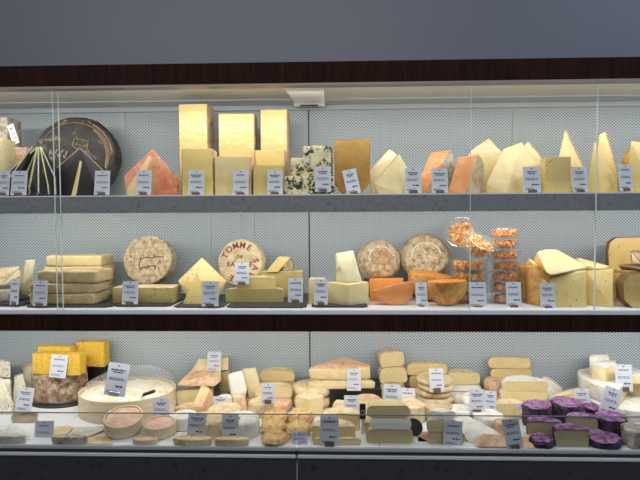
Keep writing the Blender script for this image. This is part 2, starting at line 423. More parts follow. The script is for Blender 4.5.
# ------------------------------------------------------------ the setting
XL, XR, YBK = -1.75, 1.75, .42
XS = ray(309, 200, YBK).x
def boxes(name, lst, mat, parent=None, bev=0):
    bm = bmesh.new()
    for b_ in lst: add_box(bm, *b_)
    if bev: bmesh.ops.bevel(bm, geom=bm.edges[:], offset=bev, segments=2, affect='EDGES')
    return mk(name, bm, mat, parent)
zc0 = ray(320, 83.0, -.03).z; zc1 = ray(320, 61.5, -.03).z
o = boxes('wall_upper', [(XL, XR, -.03, YBK+.1, zc1, zc1+.75)], M['canopy']); tag(o, kind='structure')
o = boxes('floor', [(-4, 4, -4, .6, -.02, 0)], plain('shop_floor_grey', (.25, .24, .23), .4)); tag(o, kind='structure')
case = tag(empty('display_case', (0, 0, 0)), 'long open refrigerated cheese case with perforated back and wood fascia', 'display case')
boxes('fascia', [(XL, XR, -.03, -.005, zc0, zc1)], M['wood'], case)
boxes('fascia_edge', [(XL, XR, -.034, .0, zc0-.0085, zc0-.0002)], plain('brown_grey_trim', (.33, .28, .25), .4), case)
# sloping cream soffit behind the fascia
bm = bmesh.new(); zb = ray(320, 98.5, .30).z
vv_ = [bm.verts.new(p) for p in ((XL, .001, zc0+.030), (XR, .001, zc0+.030), (XR, .30, zb), (XL, .30, zb), (XL, .001, zc0+.040), (XR, .001, zc0+.040), (XR, .30, zb+.01), (XL, .30, zb+.01))]
for f_ in ((0, 1, 2, 3), (7, 6, 5, 4), (0, 4, 5, 1), (2, 6, 7, 3), (1, 5, 6, 2), (3, 7, 4, 0)): bm.faces.new([vv_[i] for i in f_])
mk('soffit', bm, M['soff'], case)
za = ray(320, 102.5, .36).z
boxes('upper_ledge', [(XL, XR, .301, .315, zb-.004, zb+.02), (XL, XR, .315, YBK, zb-.002, zb+.003), (XL, XR, .40, YBK, za-.02, za-.012)], M['rail'], case)
boxes('panel_strip', [(XL, XR, .405, YBK, ray(320, 110, .41).z, ray(320, 104, .41).z)], M['rail'], case)
boxes('back_panel', [(XL, XS-.003, YBK, YBK+.01, ZB-.05, zb+.02), (XS+.003, XR, YBK, YBK+.01, ZB-.05, zb+.02)], M['mesh'], case)
boxes('back_seam', [(XS-.003, XS+.003, YBK+.003, YBK+.02, ZB-.05, zb)], M['black'], case)
for px, wd, t_, b_ in ((122, 9, 110, 192), (251, 8, 214, 292), (238, 8, 214, 292), (384, 7, 108, 192), (384, 7, 214, 292), (516, 6, 112, 192), (517, 6, 334, 392), (384, 8, 332, 392), (330, 5, 332, 392), (240, 7, 332, 392), (268, 6, 332, 392), (209, 6, 214, 292)):
    q0 = ray(px-wd/2, t_, YBK-.002); q1 = ray(px+wd/2, b_, YBK-.002)
    boxes('back_stay', [(q0.x, q1.x, YBK-.003, YBK-.0005, max(q1.z, ZB), q0.z)], plain('pale_stay', (.43, .48, .495), .4) if 'st' not in M else M['st'], case)
o = case
# bracket where the two canopies join
br = [ray(283, 87.5, .0), ray(323, 87.5, .0), ray(295.5, 104, .34), ray(324.5, 104, .34)]
bm = hull_bm([p for p in br]+[p+Vector((0, 0, .05)) for p in br], .003, 2)
jc = mk('joint_cover', bm, M['white'], case)
q0 = ray(294, 106.5, .34); q1 = ray(325, 104, .34); boxes('cover_end', [(q0.x, q1.x, .335, .352, q0.z, q1.z+.02)], M['steel'], jc)
q0 = ray(300, 106.4, .333); q1 = ray(318, 104.6, .333); boxes('cover_slot', [(q0.x, q1.x, .331, .336, q0.z, q1.z)], M['black'], jc)
# shelf 1
zl = ray(320, 212, 0).z
t1 = tag(empty('shelf', (0, 0, ZT)), 'upper grey shelf with a speckled laminate front edge', 'shelf')
t1n = boxes('board', [(XL, XR, .002, YBK-.005, -.012, 0)], M['white'], t1)
boxes('front_edge', [(XL, XR, -.012, .002, zl-ZT, -.004)], M['lip'], t1)
boxes('top_rail', [(XL, XR, -.0135, .002, -.004, .0006)], M['white'], t1)
boxes('light_strip', [(XL, XR, .004, .05, -.040, -.022)], M['rail'], t1)
# shelf 2
zw = ray(320, 331.2, 0).z; ze = ray(320, 314.2, 0).z
t2 = tag(empty('shelf', (0, 0, ZM)), 'lower white shelf with a dark wooden front edge', 'shelf')
boxes('board', [(XL, XR, -.010, YBK-.005, ze-ZM, 0)], M['white'], t2, .002)
boxes('front_edge', [(XL, XR, -.006, .012, zw-ZM, ze-ZM-.0005)], M['wood'], t2)
boxes('light_strip', [(XL, XR, .016, .06, -.08, ze-ZM-.0005)], M['rail'], t2)
# deck: white panels with seams
dn = []
x_ = XL
while x_ < XR:
    dn.append((x_, min(XR, x_+.236), -.11, YBK-.002, ZB-.008, ZB)); x_ += .238
boxes('deck', dn, M['white'], case)
boxes('deck_bed', [(XL, XR, -.115, YBK-.002, ZB-.05, ZB-.009)], M['steel'], case)
ys = -.12; zs1 = ray(320, 448.2, ys).z; zs0 = ray(320, 453.0, ys-.01).z; zs2 = ray(320, 455.5, ys-.01).z; zs3 = ray(320, 459.3, ys-.02).z
XC = ray(297, 460, ys).x
boxes('sill', [(XL, XC-.0015, ys, ys+.012, zs0, zs1), (XC+.0015, XR, ys, ys+.012, zs0, zs1)], M['rail'], case, .001)
boxes('sill_gap', [(XL, XR, ys-.004, ys+.008, zs2, zs0)], M['black'], case)
boxes('base_rail', [(XL, XC-.0025, ys-.02, ys+.01, zs3, zs2), (XC+.0025, XR, ys-.02, ys+.01, zs3, zs2)], M['rail'], case, .003)
boxes('base_panel', [(XL, XC-.0025, ys-.014, ys+.01, .08, zs3), (XC+.0025, XR, ys-.014, ys+.01, .08, zs3)], M['base'], case)
boxes('plinth', [(XL, XR, .0, YBK, 0, .08), (XL, XR, -.1, YBK, .08, .12)], M['black'], case)
# glass riser in front of the deck
zg = ray(320, 415.3, ys).z
for a_, b_ in ((XL, XC-.002), (XC+.002, XR)):
    g_ = boxes('glass_riser', [(a_, b_, ys+.002, ys+.006, zs1, zg)], M['glass2'], case)
    boxes('glass_edge', [(a_, b_, ys+.0015, ys+.0065, zg, zg+.0022)], M['dedge'], g_)
# tall glass doors with polished edges, in front of the two shelves
yg = -.03
def gx(px, Yg): return ray(px, 200, Yg).x
for i, (a_, b_, yy) in enumerate(((XL, gx(60.3, -.02), -.0185), (gx(54.5, -.03), gx(470.6, -.03), -.0275), (gx(470.8, -.02), gx(596, -.02), -.0185), (gx(596.6, -.03), XR, -.0275))):
    d_ = tag(empty('glass_door', (a_, yy, ZM)), ['clear sliding glass pane at the far left end', 'widest clear sliding glass pane covering the left and middle shelves', 'narrow clear glass pane right of the middle', 'clear sliding glass pane at the far right end'][i], 'glass door', 'sliding glass panes of the case')
    L_ = b_-a_; Hh_ = zc0-.012-(ZM+.004)
    boxes('pane', [(.001, L_-.001, -.002, .002, .004, Hh_)], M['glass'], d_)
    for e_, on_ in ((0, i in (1, 3)), (L_, i < 3)):
        if on_: boxes('edge', [(e_-.0008, e_+.0008, -.0025, .0025, .004, Hh_)], M['edge'], d_)
# shelf posts standing on the speckled floor are out of sight: the case is carried by its back panel
# ------------------------------------------------------------ price cards
def card(x0, y0, x1, y1, Y, label, tilt=0, clip='brn', lean=8, yaw=0, clipw=.5, grp='printed price cards along the cheeses', big=0, cliph=2.6):
    s = S(Y); w_ = (x1-x0)*s; h_ = (y1-y0)*s; c = ray((x0+x1)/2, y1, Y)
    mt = Euler((R(-lean), R(tilt), R(yaw))).to_matrix().to_4x4()
    root = tag(empty('price_card', c), label, 'price card', grp)
    bm = bmesh.new(); add_box(bm, -w_/2, w_/2, -.0007, .0007, .001, h_, mt); mk('card', bm, M['glossw'], root)
    bm = bmesh.new(); rr = random.Random(int(x0*7+y0)); q = -.0012
    def row(z, l, r, t):
        x = l
        while x < r-.04:
            e = min(r, x+rr.uniform(.08, .2)); add_box(bm, x*w_, e*w_, q-.0002, q, z*h_-t*h_/2, z*h_+t*h_/2, mt); x = e+.035
    row(.93, -.05, .05, .035)
    a = rr.uniform(.26, .36)
    row(.80, -a, a, .04)
    if rr.random() < .6: row(.73, -a*.7, a*.7, .035)
    row(.55, -.36, .30, .02); row(.50, -.36, .36, .02)
    row(.30, -.02, .38, .05); row(.15, -.4, .1, .018); row(.11, -.4, .2, .018)
    mk('lettering', bm, M['ink'], root)
    if clip:
        k_ = cliph*s
        bm = bmesh.new(); add_box(bm, -w_*clipw/2, w_*clipw/2, -.005, .006, 0, k_, mt)
        bmesh.ops.bevel(bm, geom=bm.edges[:], offset=.001, segments=1, affect='EDGES')
        mk('clip', bm, M[clip], root)
    return root
# ============================================================ TOP SHELF
# far left: stacked wrapped blocks and striped wedges
b0 = BX('pink marbled cheese block at the far left of the top shelf', -14, 27, 147, .20, .10, 'T', M['rp'], wrap=True)
b1 = BX('grey block of cheese topmost at the far left of the top shelf', -16, 8, 117, .22, .09, top_of(b0), M['rg'])
BX('small cream block cut off by the left edge on the top shelf', -10, 5, 138, .08, .08, 'T', M['cr'], wrap=True)
fx = [(4, 172), (12, 178), (20, 184), (28, 188), (37, 191), (46, 187), (53, 178), (58, 168)]
for i in range(7):
    (xa, ya), (xb, yb_) = fx[i], fx[i+1]; yy = .10-.012*abs(3-i) if i != 3 else .10; yf = .085
    o_ = H('dark slice with pale green edges, %s in the fan' % ['leftmost', 'second from the left', 'third from the left', 'middle one', 'third from the right', 'second from the right', 'rightmost'][i],
      [(33+i, 146.5, .13), (33.6+i, 146.5, .13), (xa, ya, yf), (xb-1.6, yb_, yf), (xa+1, None, yf+.01), (xb-2, None, yf+.01), (33.4+i, 148, .14), (xa+1, None, .125), (xb-2.4, None, .125)],
      'T', M['blk'], group='fan of striped dark slices', bev=.001)
    o2 = reroot(o_, 'black_rind')
    edge_lines(o2, 'pale_edge', M['pale_edge'] if i % 2 else M['rg2'], [((33.8+i, 147, .128), (xa+.8, ya-.5, yf-.001))] + ([((xa+.8, ya-.5, yf-.001), (xa+1.6, 194, yf+.008))] if i > 2 else []), .0045)
# big dark wheel standing on edge
wh = reroot(W('big black-rinded cheese wheel standing on edge with an engraved face', 83.5, .31, 'T', 39.5, 18, M['dk'], M['dk'], rot=(84, 0, 5), rnd=.012, bulge=.004, rough=.002))
Rw = LAST[2]; cir = lambda rr_, a0, a1, n: [(rr_*math.cos(R(a0+(a1-a0)*i/n)), rr_*math.sin(R(a0+(a1-a0)*i/n))) for i in range(n+1)]
mo = plain('ochre_scratched_relief', (.30, .22, .13), .7)
relief(strokes([cir(Rw*.84, 0, 360, 60)], .0022), 'engraved_ring', mo, wh, .002)
relief(strokes([[(-.01, .045), (.0, .075), (.035, .068), (.055, .062), (.05, .035), (.058, .018), (.02, .024), (-.01, .045)]], .003), 'engraved_star', mo, wh, .002)
relief(strokes([cir(Rw*.80, -20, 55, 14), cir(Rw*.78, -14, 40, 12), cir(Rw*.9, 10, 60, 12)], .007), 'flaked_patch', plain('tan_flaked_wax', (.36, .24, .12), .8, var=.4), wh, .002)
relief(strokes([[(-.10+.008*q, .012*math.sin(q*2.3)+.005), (-.094+.008*q, .018*math.sin(q*2.3+1)+.01)] for q in range(9)], .005), 'engraved_letters', plain('pale_scratches', (.34, .28, .25), .8), wh, .002)
relief(strokes([[(.05+.012*math.cos(q), -.005+.02*math.sin(q)), (.07+.018*math.sin(q*2), -.02+.02*math.cos(q))] for q in range(6)], .012), 'grey_rubbed_patch', plain('grey_rubbed_wax', (.12, .12, .14), .7, var=.4), wh, .001)
bw = H('black waxed wedge in front of the big dark wheel, pointing up', [(45, 178, .165), (80, 147.5, .165), (104, 171, .165), (50, None, .14), (100, None, .14), (80, 148, .19), (50, None, .21), (101, None, .21)], 'T', M['blk'], bev=.0025)
edge_lines(reroot(bw, 'black_rind'), 'ochre_edge', M['tan_edge'], [((80, 148, .166), (45.5, 178, .163)), ((80, 148, .166), (103.5, 171, .163)), ((45.5, 178, .163), (50, 194, .138))], .0035)
H('narrow cream sliver with dark rind leaning on the black wedge', [(80, 160, .07), (82, 162, .07), (71, None, .055), (76, None, .055), (80, 161, .09), (71, None, .08), (76, None, .08)], 'T', M['hard'], M['dk'], 'r', bev=.0015)
# red rinded wedge
H('wedge with a bright red-orange rind in clear wrap', [(124, 176, .11), (153, 149, .12), (179, 180, .12), (126, None, .09), (176, None, .10), (153, 150, .16), (128, None, .17), (178, None, .18)], 'T', M['redface'], M['red'], 'r', wrap=True, th=.5)
H('pale thin slice leaning on the red-orange wedge', [(149, 155, .075), (152.5, 158, .075), (127, 188, .045), (136, 192, .045), (127, None, .045), (134, None, .045), (151, 158, .085), (135, None, .06)], 'T', M['hard'], bev=.0015)
# the three pairs of tall blocks
k = dict(rd='lrt', wrap=True)
BX('tallest yellow cheese block, standing behind left of the row', 180.5, 208.5, 104, .19, .09, 'T', M['y1'], M['rt'], rd='lrb', wrap=True, name='cheese_block', yaw=-3)
BX('tall yellow block with wrinkled shiny wrap, middle of the tall back row', 219.5, 254, 113.5, .19, .09, 'T', M['y1'], M['rp'], rd='lrb', wrap=True, yaw=2)
BX('tall smooth yellow block, right of the tall back row', 261.5, 287.5, 109.5, .20, .08, 'T', M['y1'], M['rp'], rd='rb', wrap=True, yaw=-2)
BX('pale yellow block in front of the tallest block', 182, 212, 148.5, .06, .09, 'T', M['y1'], M['rt'], rd='lrb', yaw=4)
BX('broad pale block in front of the shiny wrapped block', 215.5, 252, 156.5, .06, .09, 'T', M['y2'], M['rp'], rd='lrb', yaw=-3)
BX('middle-height yellow block behind the lowest yellow block', 256, 285, 150, .115, .06, 'T', M['y1'], M['rt'], rd='lrb')
BX('lowest yellow block left of the herb-coated cheese', 255.5, 284.5, 165, .04, .06, 'T', M['y1'], M['rt'], rd='lrb', yaw=2)
# herb-coated
a_ = BX('flat herb-flecked cheese slab lying on the top shelf', 283.5, 333, 176.5, .05, .11, 'T', M['iv'], M['herb'], rd='lrtbf', bev=.005, rough=.002)
BX('upright herb-flecked cheese piece on the left of the herb slab', 290, 303, 158, .08, .07, top_of(a_)+.002, M['iv'], M['herb'], rd='lrtbf', bev=.004, rough=.003, yaw=4)
BX('larger herb-flecked cheese piece on the right of the herb slab', 304, 330, 146, .075, .075, top_of(a_)+.002, M['cr'], M['herb'], rd='lrtbf', bev=.004, rough=.003, yaw=-8)
# amber block
E('amber-brown translucent cheese block with a rounded lower edge', [(333.5, 140), (369, 139.5), (368.5, 183), (362, 190.5), (341, 191), (334, 183), (345, None), (358, None)], .10, .10, 'T', M['am'], M['gold'], rd='tlr', bev=.004)
# pale pair
H('pale cream wedge tucked behind its twin at the right of the amber block', [(369, 170, .15), (389, 148.5, .16), (397, 154, .15), (371, None, .13), (400, None, .14), (390, 149, .22), (372, None, .23), (400, None, .23)], 'T', M['iv'], M['rt'], rd='l')
H('pale cream wedge with a sharp peak, front one beside the amber block', [(373, 184, .07), (398, 155, .10), (406.5, 168, .10), (402, None, .05), (378, None, .07), (399, 154.5, .17), (407, None, .14), (376, None, .18)], 'T', M['cr'], M['rt'], rd='l', th=.3)
# orange wrapped
for q, (dx, lb) in enumerate(((0, 'higher wrapped orange wedge with a grey rind, left of the orange pair'),)):
    H(lb, [(419.5, 180, .12), (431, 153, .15), (450, 149.5, .15), (442, 164, .11), (426, 182, .11), (455, 158, .16), (455, None, .14), (424, None, .10), (432, 152, .20), (452, 150, .21), (428, None, .2), (455, None, .2)], 'T', M['or'], M['rg'], rd='rb', wrap=True, th=.3)
H('lower wrapped orange wedge in front, right of the orange pair', [(448, 190, .06), (457, 158, .09), (477, 155, .09), (467, 191, .05), (483, 166, .13), (481, None, .12), (447, None, .06), (465, None, .04), (458, 158, .15), (480, 158, .16), (455, None, .16)], 'T', M['or'], M['rt'], rd='rb', wrap=True, th=.4)
# pale wedges
H('pale wrapped wedge peeking out behind the lower orange wedge', [(470, 152, .20), (490, 137.5, .22), (503, 152, .20), (470, None, .19), (503, None, .19), (491, 138, .28), (470, None, .29), (503, None, .29)], 'T', M['y2'], M['rc'], rd='l', wrap=True)
H('yellow wedge behind the right shoulder of the largest wedge', [(520, 152, .19), (529.5, 141, .20), (544, 158, .19), (544, None, .18), (518, None, .18), (531, 141, .27), (545, None, .26), (518, None, .27)], 'T', M['y2'], M['rc'], rd='r')
H('largest pale wedge with one corner aimed at the viewer, centre right', [(486.5, 184, .10), (503, 150, .15), (521, 143.5, .15), (509, 184, .06), (487, None, .10), (507, None, .05), (540, 167, .14), (539, None, .11), (522, 143, .20), (500, None, .22), (539, None, .22)], 'T', M['y2'], M['rt'], rd='d', th=.3)
BX('squat yellow block with small holes between two tall pale wedges', 543.5, 567, 157.5, .05, .08, 'T', M['y4'], M['rc'], rd='r', yaw=-10)
H('tall pale wedge with a sharp peak behind the squat holed block', [(555.5, 170, .17), (565, 130, .19), (584, 168, .18), (556, None, .16), (584, None, .16), (570, None, .12), (567, 131, .26), (557, None, .27), (584, None, .27)], 'T', M['hard'], M['rt'], rd='r')
H('yellow triangular wedge standing in front of a taller one, right', [(586, None, .05), (594, 142.5, .09), (618, None, .06), (602, None, .04), (596, 142.5, .13), (587, None, .14), (617, None, .14), (616, 180, .06)], 'T', M['y1'], bev=.002)
H('tall hard wedge with a tan back edge, behind the triangular one', [(599, 135, .19), (605, 132, .19), (616, 168, .17), (619, None, .16), (596, None, .17), (607, 132.5, .25), (618, None, .25), (596, None, .25)], 'T', M['hard'], M['rt'], rd='r')
W('rounded yellow wheel piece at the right end of the top shelf', 650, .20, 'T', 28, 14, M['y1'], M['gold'], a=(0, 360), rot=(88, 0, 4))
H('yellow wedge leaning before the rounded piece at the right end', [(625, None, .07), (629, 142, .10), (650, 146, .12), (652, None, .07), (631, 141.5, .15), (627, None, .16), (652, None, .16)], 'T', M['y1'], bev=.002)
TC = [(-3, 170, 9, 195.5, .012, 'first price card from the left end of the top shelf', 0), (10.3, 170, 26.5, 195.5, .011, 'second price card from the left end, before the striped wedges', 0),
 (93.8, 170, 109.5, 195, .02, 'price card before the right edge of the big dark wheel', 0), (135.5, 169.5, 151, 195, .02, 'price card in front of the red-orange wedge', 0),
 (188, 169.5, 204, 195, .02, 'price card on the block in front of the tallest block', 0), (232.5, 169.5, 248.5, 195, .02, 'price card before the broad pale block', 0),
 (267, 170, 282.5, 194.5, .02, 'price card before the lowest yellow block', 0), (315, 166, 331, 192, .02, 'price card before the herb-flecked slab', 0),
 (347.5, 168, 361.5, 194, .03, 'price card tilted to the left before the amber block', -12), (405.5, 167.5, 421.5, 193, .02, 'greyer price card between the cream and orange wedges', 0),
 (432, 168.5, 448, 193, .02, 'price card before the higher wrapped orange wedge', 0), (524, 166.5, 541, 192.5, .015, 'price card before the largest pale wedge', 0),
 (573, 167, 588, 192, .018, 'price card between the squat holed block and the triangular wedge', 0), (620.5, 164.5, 633, 191, .02, 'price card at the right end of the top shelf', 0)]
for x0, y0, x1, y1, Y, lb, t_ in TC: card(x0, y0, x1, y1, Y, lb, t_)
card(13, 122, 20, 144, .17, 'white narrow price card leaning high on the pink block', -22, clip=None)

# ============================================================ MIDDLE SHELF
def tray(px0, px1, Y0, Y1, lb, base='M', mat='slate', th=.005):
    z0 = base_z(base); a_ = on(px0, Y0, z0); b_ = on(px1, Y0, z0); c_ = (a_+b_)/2; wd = (b_.x-a_.x)/2
    bm = bmesh.new(); add_box(bm, -wd, wd, 0, Y1-Y0, 0, th); bmesh.ops.bevel(bm, geom=[e for e in bm.edges if abs(e.verts[0].co.z-e.verts[1].co.z) > .002], offset=.012, segments=3, affect='EDGES')
    o_ = mk('slate_tray', bm, M[mat]); o_.location = (c_.x, Y0, z0); tag(o_, lb, 'tray', 'dark slate trays under the cheeses'); return z0+th
s0 = tray(-20, 22, .05, .24, 'dark slate tray at the far left end of the middle shelf', th=.012)
s1 = tray(24.5, 110, .03, .36, 'dark slate tray under the stacked square cheeses')
s2 = tray(113, 170, .05, .36, 'dark slate tray under the long cheese block and the upright wheel')
s3 = tray(173, 223, .03, .34, 'dark slate tray under the diamond-shaped slices')
s4 = tray(226, 306, .025, .37, 'dark slate tray under the two flat wheel pieces')
s5 = tray(311.5, 368, .035, .24, 'dark slate tray under the blocky cheese with a cone piece on it')
# far left
a_ = W('grey rounded cheese under the brown rinded pieces, far left', 4, .16, s0, 22, 12, M['rg'], bulge=.002)
tz = top_of(a_)
H('brown rinded flat wedge on the far left grey cheese', [(-12, 283, .10), (20, 268, .12), (21, 276, .11), (2, 286, .09), (-12, 286, .1), (-10, 270, .2), (20, 266, .2)], tz, M['iv'], M['rt'], 'tl')
H('pale upright slice with a brown edge, far left of the middle shelf', [(18, 283, .105), (25.5, 260, .10), (35, 259.5, .10), (31, 276, .09), (22, 284, .09), (26, 260, .13), (34, 260, .13), (22, None, .12), (30, None, .12)], s0+.02, M['iv'], M['rt'], 'l')
# square washed-rind stacks
z_ = s1
for i, (x0, x1, h, lb) in enumerate(((48, 103, 10.5, 'lowest'), (46, 102, 10.5, 'second from the bottom'), (43, 102, 10.5, 'third from the bottom'), (46, 101, 11, 'topmost'))):
    s = S(.23); a_ = on(x0, .23, z_); b_ = on(x1, .23, z_)
    bm = bmesh.new(); wd = (b_.x-a_.x)/2
    bm = hull_bm([Vector((sx_*wd, sy_*.06, h*s*sz_)) for sx_ in (-1, 1) for sy_ in (-1, 1) for sz_ in (0, 1)], .009, 3, .003)
    bmesh.ops.rotate(bm, matrix=Matrix.Rotation(R((-1, 2, -2, 1)[i]), 3, 'Z'), verts=bm.verts[:])
    o_ = finish('square_cheese', 'square straw-coloured cheese, %s of the back stack' % lb, 'cheese', bm, Vector(((a_.x+b_.x)/2, .29, z_)), M['y2'] if i > 1 else M['rgo'], group='square cheeses in the back stack')
    z_ += h*s+.001
z_ = s1
for i, (x0, x1, h, lb) in enumerate(((29, 94, 11.5, 'lowest'), (29, 95, 10.5, 'middle'), (37, 98, 12.5, 'topmost'))):
    s = S(.06); a_ = on(x0, .06, z_); b_ = on(x1, .06, z_); wd = (b_.x-a_.x)/2
    bm = hull_bm([Vector((sx_*wd, sy_*.065, h*s*sz_)) for sx_ in (-1, 1) for sy_ in (-1, 1) for sz_ in (0, 1)], .009, 3, .003)
    bmesh.ops.rotate(bm, matrix=Matrix.Rotation(R((0, 2, -2)[i]), 3, 'Z'), verts=bm.verts[:])
    root = tag(empty('square_cheese', Vector(((a_.x+b_.x)/2, .125, z_))), 'square olive cheese with thin wrap, %s of the front stack' % lb, 'cheese', 'square cheeses in the front stack')
    mk('rind', bm, M['rgo'], root, 40)
    bm = bmesh.new(); wl = wd*.12
    add_box(bm, -wl-.001, -wl+.001, -.0665, -.066, .004, h*s-.004); mk('wrap_seam', bm, M['ol'], root)
    z_ += h*s+.001
# wheel on edge and its block
cwr = reroot(W('round speckled wheel with a carved mark, standing on edge', 154, .32, s2, 24.5, 15, M['rn'], M['rn'], rot=(80, 0, -3), rnd=.008))
relief(strokes([[(-.026, -.04), (-.034, -.02), (-.026, .004), (-.004, .011), (.02, .008), (.045, .014), (.07, .012)], [(-.026, -.036), (-.012, -.030), (0, -.034), (.012, -.026), (.034, -.024), (.038, -.04)], [(-.07, .012), (-.068, .016)]], .0045), 'carved_mark', plain('dark_carving', (.14, .09, .05), .8), cwr)
bl = BX('long olive-coloured cheese block with a beige top crust', 112.5, 173, 288, .10, .10, s2, M['ol'], M['rc'], rd='t', bev=.004)
# carved mark on the wheel
def lift(root, px, yy, hpx, base, lb, wd=.05):
    hz = hpx*S(yy); q = on(px, yy, base); root.location.z += hz
    rs = boxes('riser_block', [(-wd, wd, -.03, .03, 0, hz-.001)], M['black'], None, .003); rs.location = (q.x, yy, base+.0004); tag(rs, lb, 'riser', 'black risers')
lift(cwr, 154, .325, 10.5, s2, 'low black riser under the carved speckled wheel')
# diamond slices
H('large thin diamond-shaped slice of yellow cheese standing behind', [(178, 281, .16), (202, 257.5, .20), (227, 281.5, .16), (203, None, .14), (190, None, .15), (216, None, .15), (179, 280, .185), (202, 258, .225), (226, 281, .185), (190, None, .2), (216, None, .2)], s3, M['y4'], M['ol'], 'b', bev=.002)
H('narrow triangular slice with a shaded left face, before the diamond slice', [(183, None, .09), (196, 271.5, .12), (206, None, .08), (197, 271.5, .14), (184, None, .11), (207, None, .12)], s3, M['y4'], bev=.002)
# lettered wheel
wl = W('beige wheel with red-brown lettering around its face', 247, .32, s4, 23, 14, M['rc'], rm=M['rc'], rot=(80, 0, -12), rnd=.007)
def face_text(radius, th=0, text='TOMME SAVOIE ', size=.036, a0=158, da=25, centre=(('DE', .024, .020), ('SAVOIE', -.008, .028))):
    """raised letters on the wheel's round face: each letter meshed and set along a circle"""
    bm = bmesh.new()
    def glyph(ch, mt, sz):
        cu = bpy.data.curves.new('glyph', 'FONT'); cu.body = ch; cu.size = sz; cu.extrude = .0006; cu.align_x = 'CENTER'; cu.align_y = 'CENTER'; cu.offset = sz*.018
        go = bpy.data.objects.new('glyph', cu); C.objects.link(go); bpy.context.view_layer.update()
        me = bpy.data.meshes.new_from_object(go.evaluated_get(bpy.context.evaluated_depsgraph_get()))
        b2 = bmesh.new(); b2.from_mesh(me); bmesh.ops.transform(b2, matrix=mt, verts=b2.verts[:]); tm = bpy.data.meshes.new('t'); b2.to_mesh(tm); bm.from_mesh(tm)
        b2.free(); bpy.data.meshes.remove(tm); bpy.data.meshes.remove(me); bpy.data.objects.remove(go); bpy.data.curves.remove(cu)
    for i, ch in enumerate(text):
        if ch == ' ': continue
        a = R(a0 - da*i)
        glyph(ch, Matrix.Translation((radius*math.cos(a), radius*math.sin(a), th)) @ Matrix.Rotation(a-math.pi/2, 4, 'Z'), size)
    for ch_, y_, sz in centre or ():
        for i, c2 in enumerate(ch_): glyph(c2, Matrix.Translation(((i-(len(ch_)-1)/2)*sz*.72, y_, th)), sz)
    return bm
tb = face_text(LAST[2]*.74)
wl = reroot(wl); relief(tb, 'lettering', plain('red_brown_stamp', (.26, .07, .06), .8), wl, .0012)
lift(wl, 247, .325, 9, s4, 'low black riser under the lettered wheel')
# flat pieces
a_ = W('flat half wheel with a beige crust, under the smaller half', 254.5, .14, s4, 28.5, 12.5, M['ol'], M['rc'], a=(0, 180), rnd=.008)
b_ = W('smaller half wheel with bulging yellow paste, on the larger half', 256.5, .14, top_of(a_), 19.5, 11.5, M['y4'], M['rc'], a=(0, 180), rnd=.008, bulge=.003)
c_ = BX('yellow block with a beige crust behind the two half wheels', 258, 301, 272, .245, .08, s4, M['ol'], M['rc'], rd='t', bev=.004)
tz = top_of(c_)
W('white-crusted small wedge on the yellow block, right', 283, .285, tz, 9, 13, M['y4'], M['rn'], a=(0, 360), rnd=.008)
H('yellow slice leaning on the white-crusted small wedge', [(264, None, .24), (277, 256.5, .25), (289, 257, .25), (276, None, .235), (278, 256.5, .27), (288, 257.5, .262), (265, None, .262), (276, None, .258)], tz, M['y1'], bev=.002)
# block with cone piece
a_ = H('squat ivory block with one corner turned to the viewer', [(327, 282, .10), (350, 285, .05), (369, 281.5, .10), (345, 280, .17), (328, None, .10), (350, None, .05), (369, None, .10), (345, None, .17)], s5, M['cr'], M['gold'], 'l', th=.9, name='cheese_block')
H('cone-shaped ivory piece with a brown rind on the squat block', [(335, None, .10), (336, 254, .11), (353, 250.5, .11), (362, None, .10), (347, None, .08), (338, 253, .14), (353, 251, .14), (338, None, .15), (359, None, .15)], top_of(a_), M['iv'], M['rt'], 'l', rough=.002)
BX('narrow pale piece half hidden behind a card, left of the squat block', 309, 325, 280, .10, .08, 'M', M['cr'], M['rc'], rd='lt')
# two rounded wheels
for px, r_, h_, lb, yy in ((379, 20.3, 19, 'smaller rounded mottled wheel leaning back, left of the pair', .33), (423, 22.8, 20, 'larger rounded mottled wheel leaning back, right of the pair', .32)):
    z0 = ray(px, 279 if r_ < 21 else 279, yy).z
    o_ = W(lb, px, yy, 'M', r_, h_, M['rn'], M['rn'], rot=(70, 0, 8 if r_ < 21 else -4), rnd=.030, bulge=.006, dome=.006)
    # stands on a hidden riser
    q = on(px, yy, ZM); hz = z0-ZM-.004
    rs = boxes('riser_block', [(-.055, .055, -.05, .05, 0, hz)], M['black'], None, .003); rs.location = (q.x, yy, ZM)
    tag(rs, 'low black riser under the %s rounded mottled wheel' % ('smaller' if r_ < 21 else 'larger'), 'riser', 'black risers')
    o_.location.z = ZM+hz
    ro = reroot(o_); Rw = LAST[2]
    pb, lay = wheel_bm(Rw*.46, .003, 0, 360, .0014, 0, .002); bmesh.ops.scale(pb, vec=(1, .85, 1), verts=pb.verts[:])
    relief(pb, 'sunken_centre', M['brownc'] if r_ < 21 else M['rn'], ro, .0035)
    relief(strokes([[(Rw*.60*math.cos(R(q)), Rw*.52*math.sin(R(q))) for q in range(10, 200, 10)]], .006), 'pale_ring', M['rw'], ro, .0028)
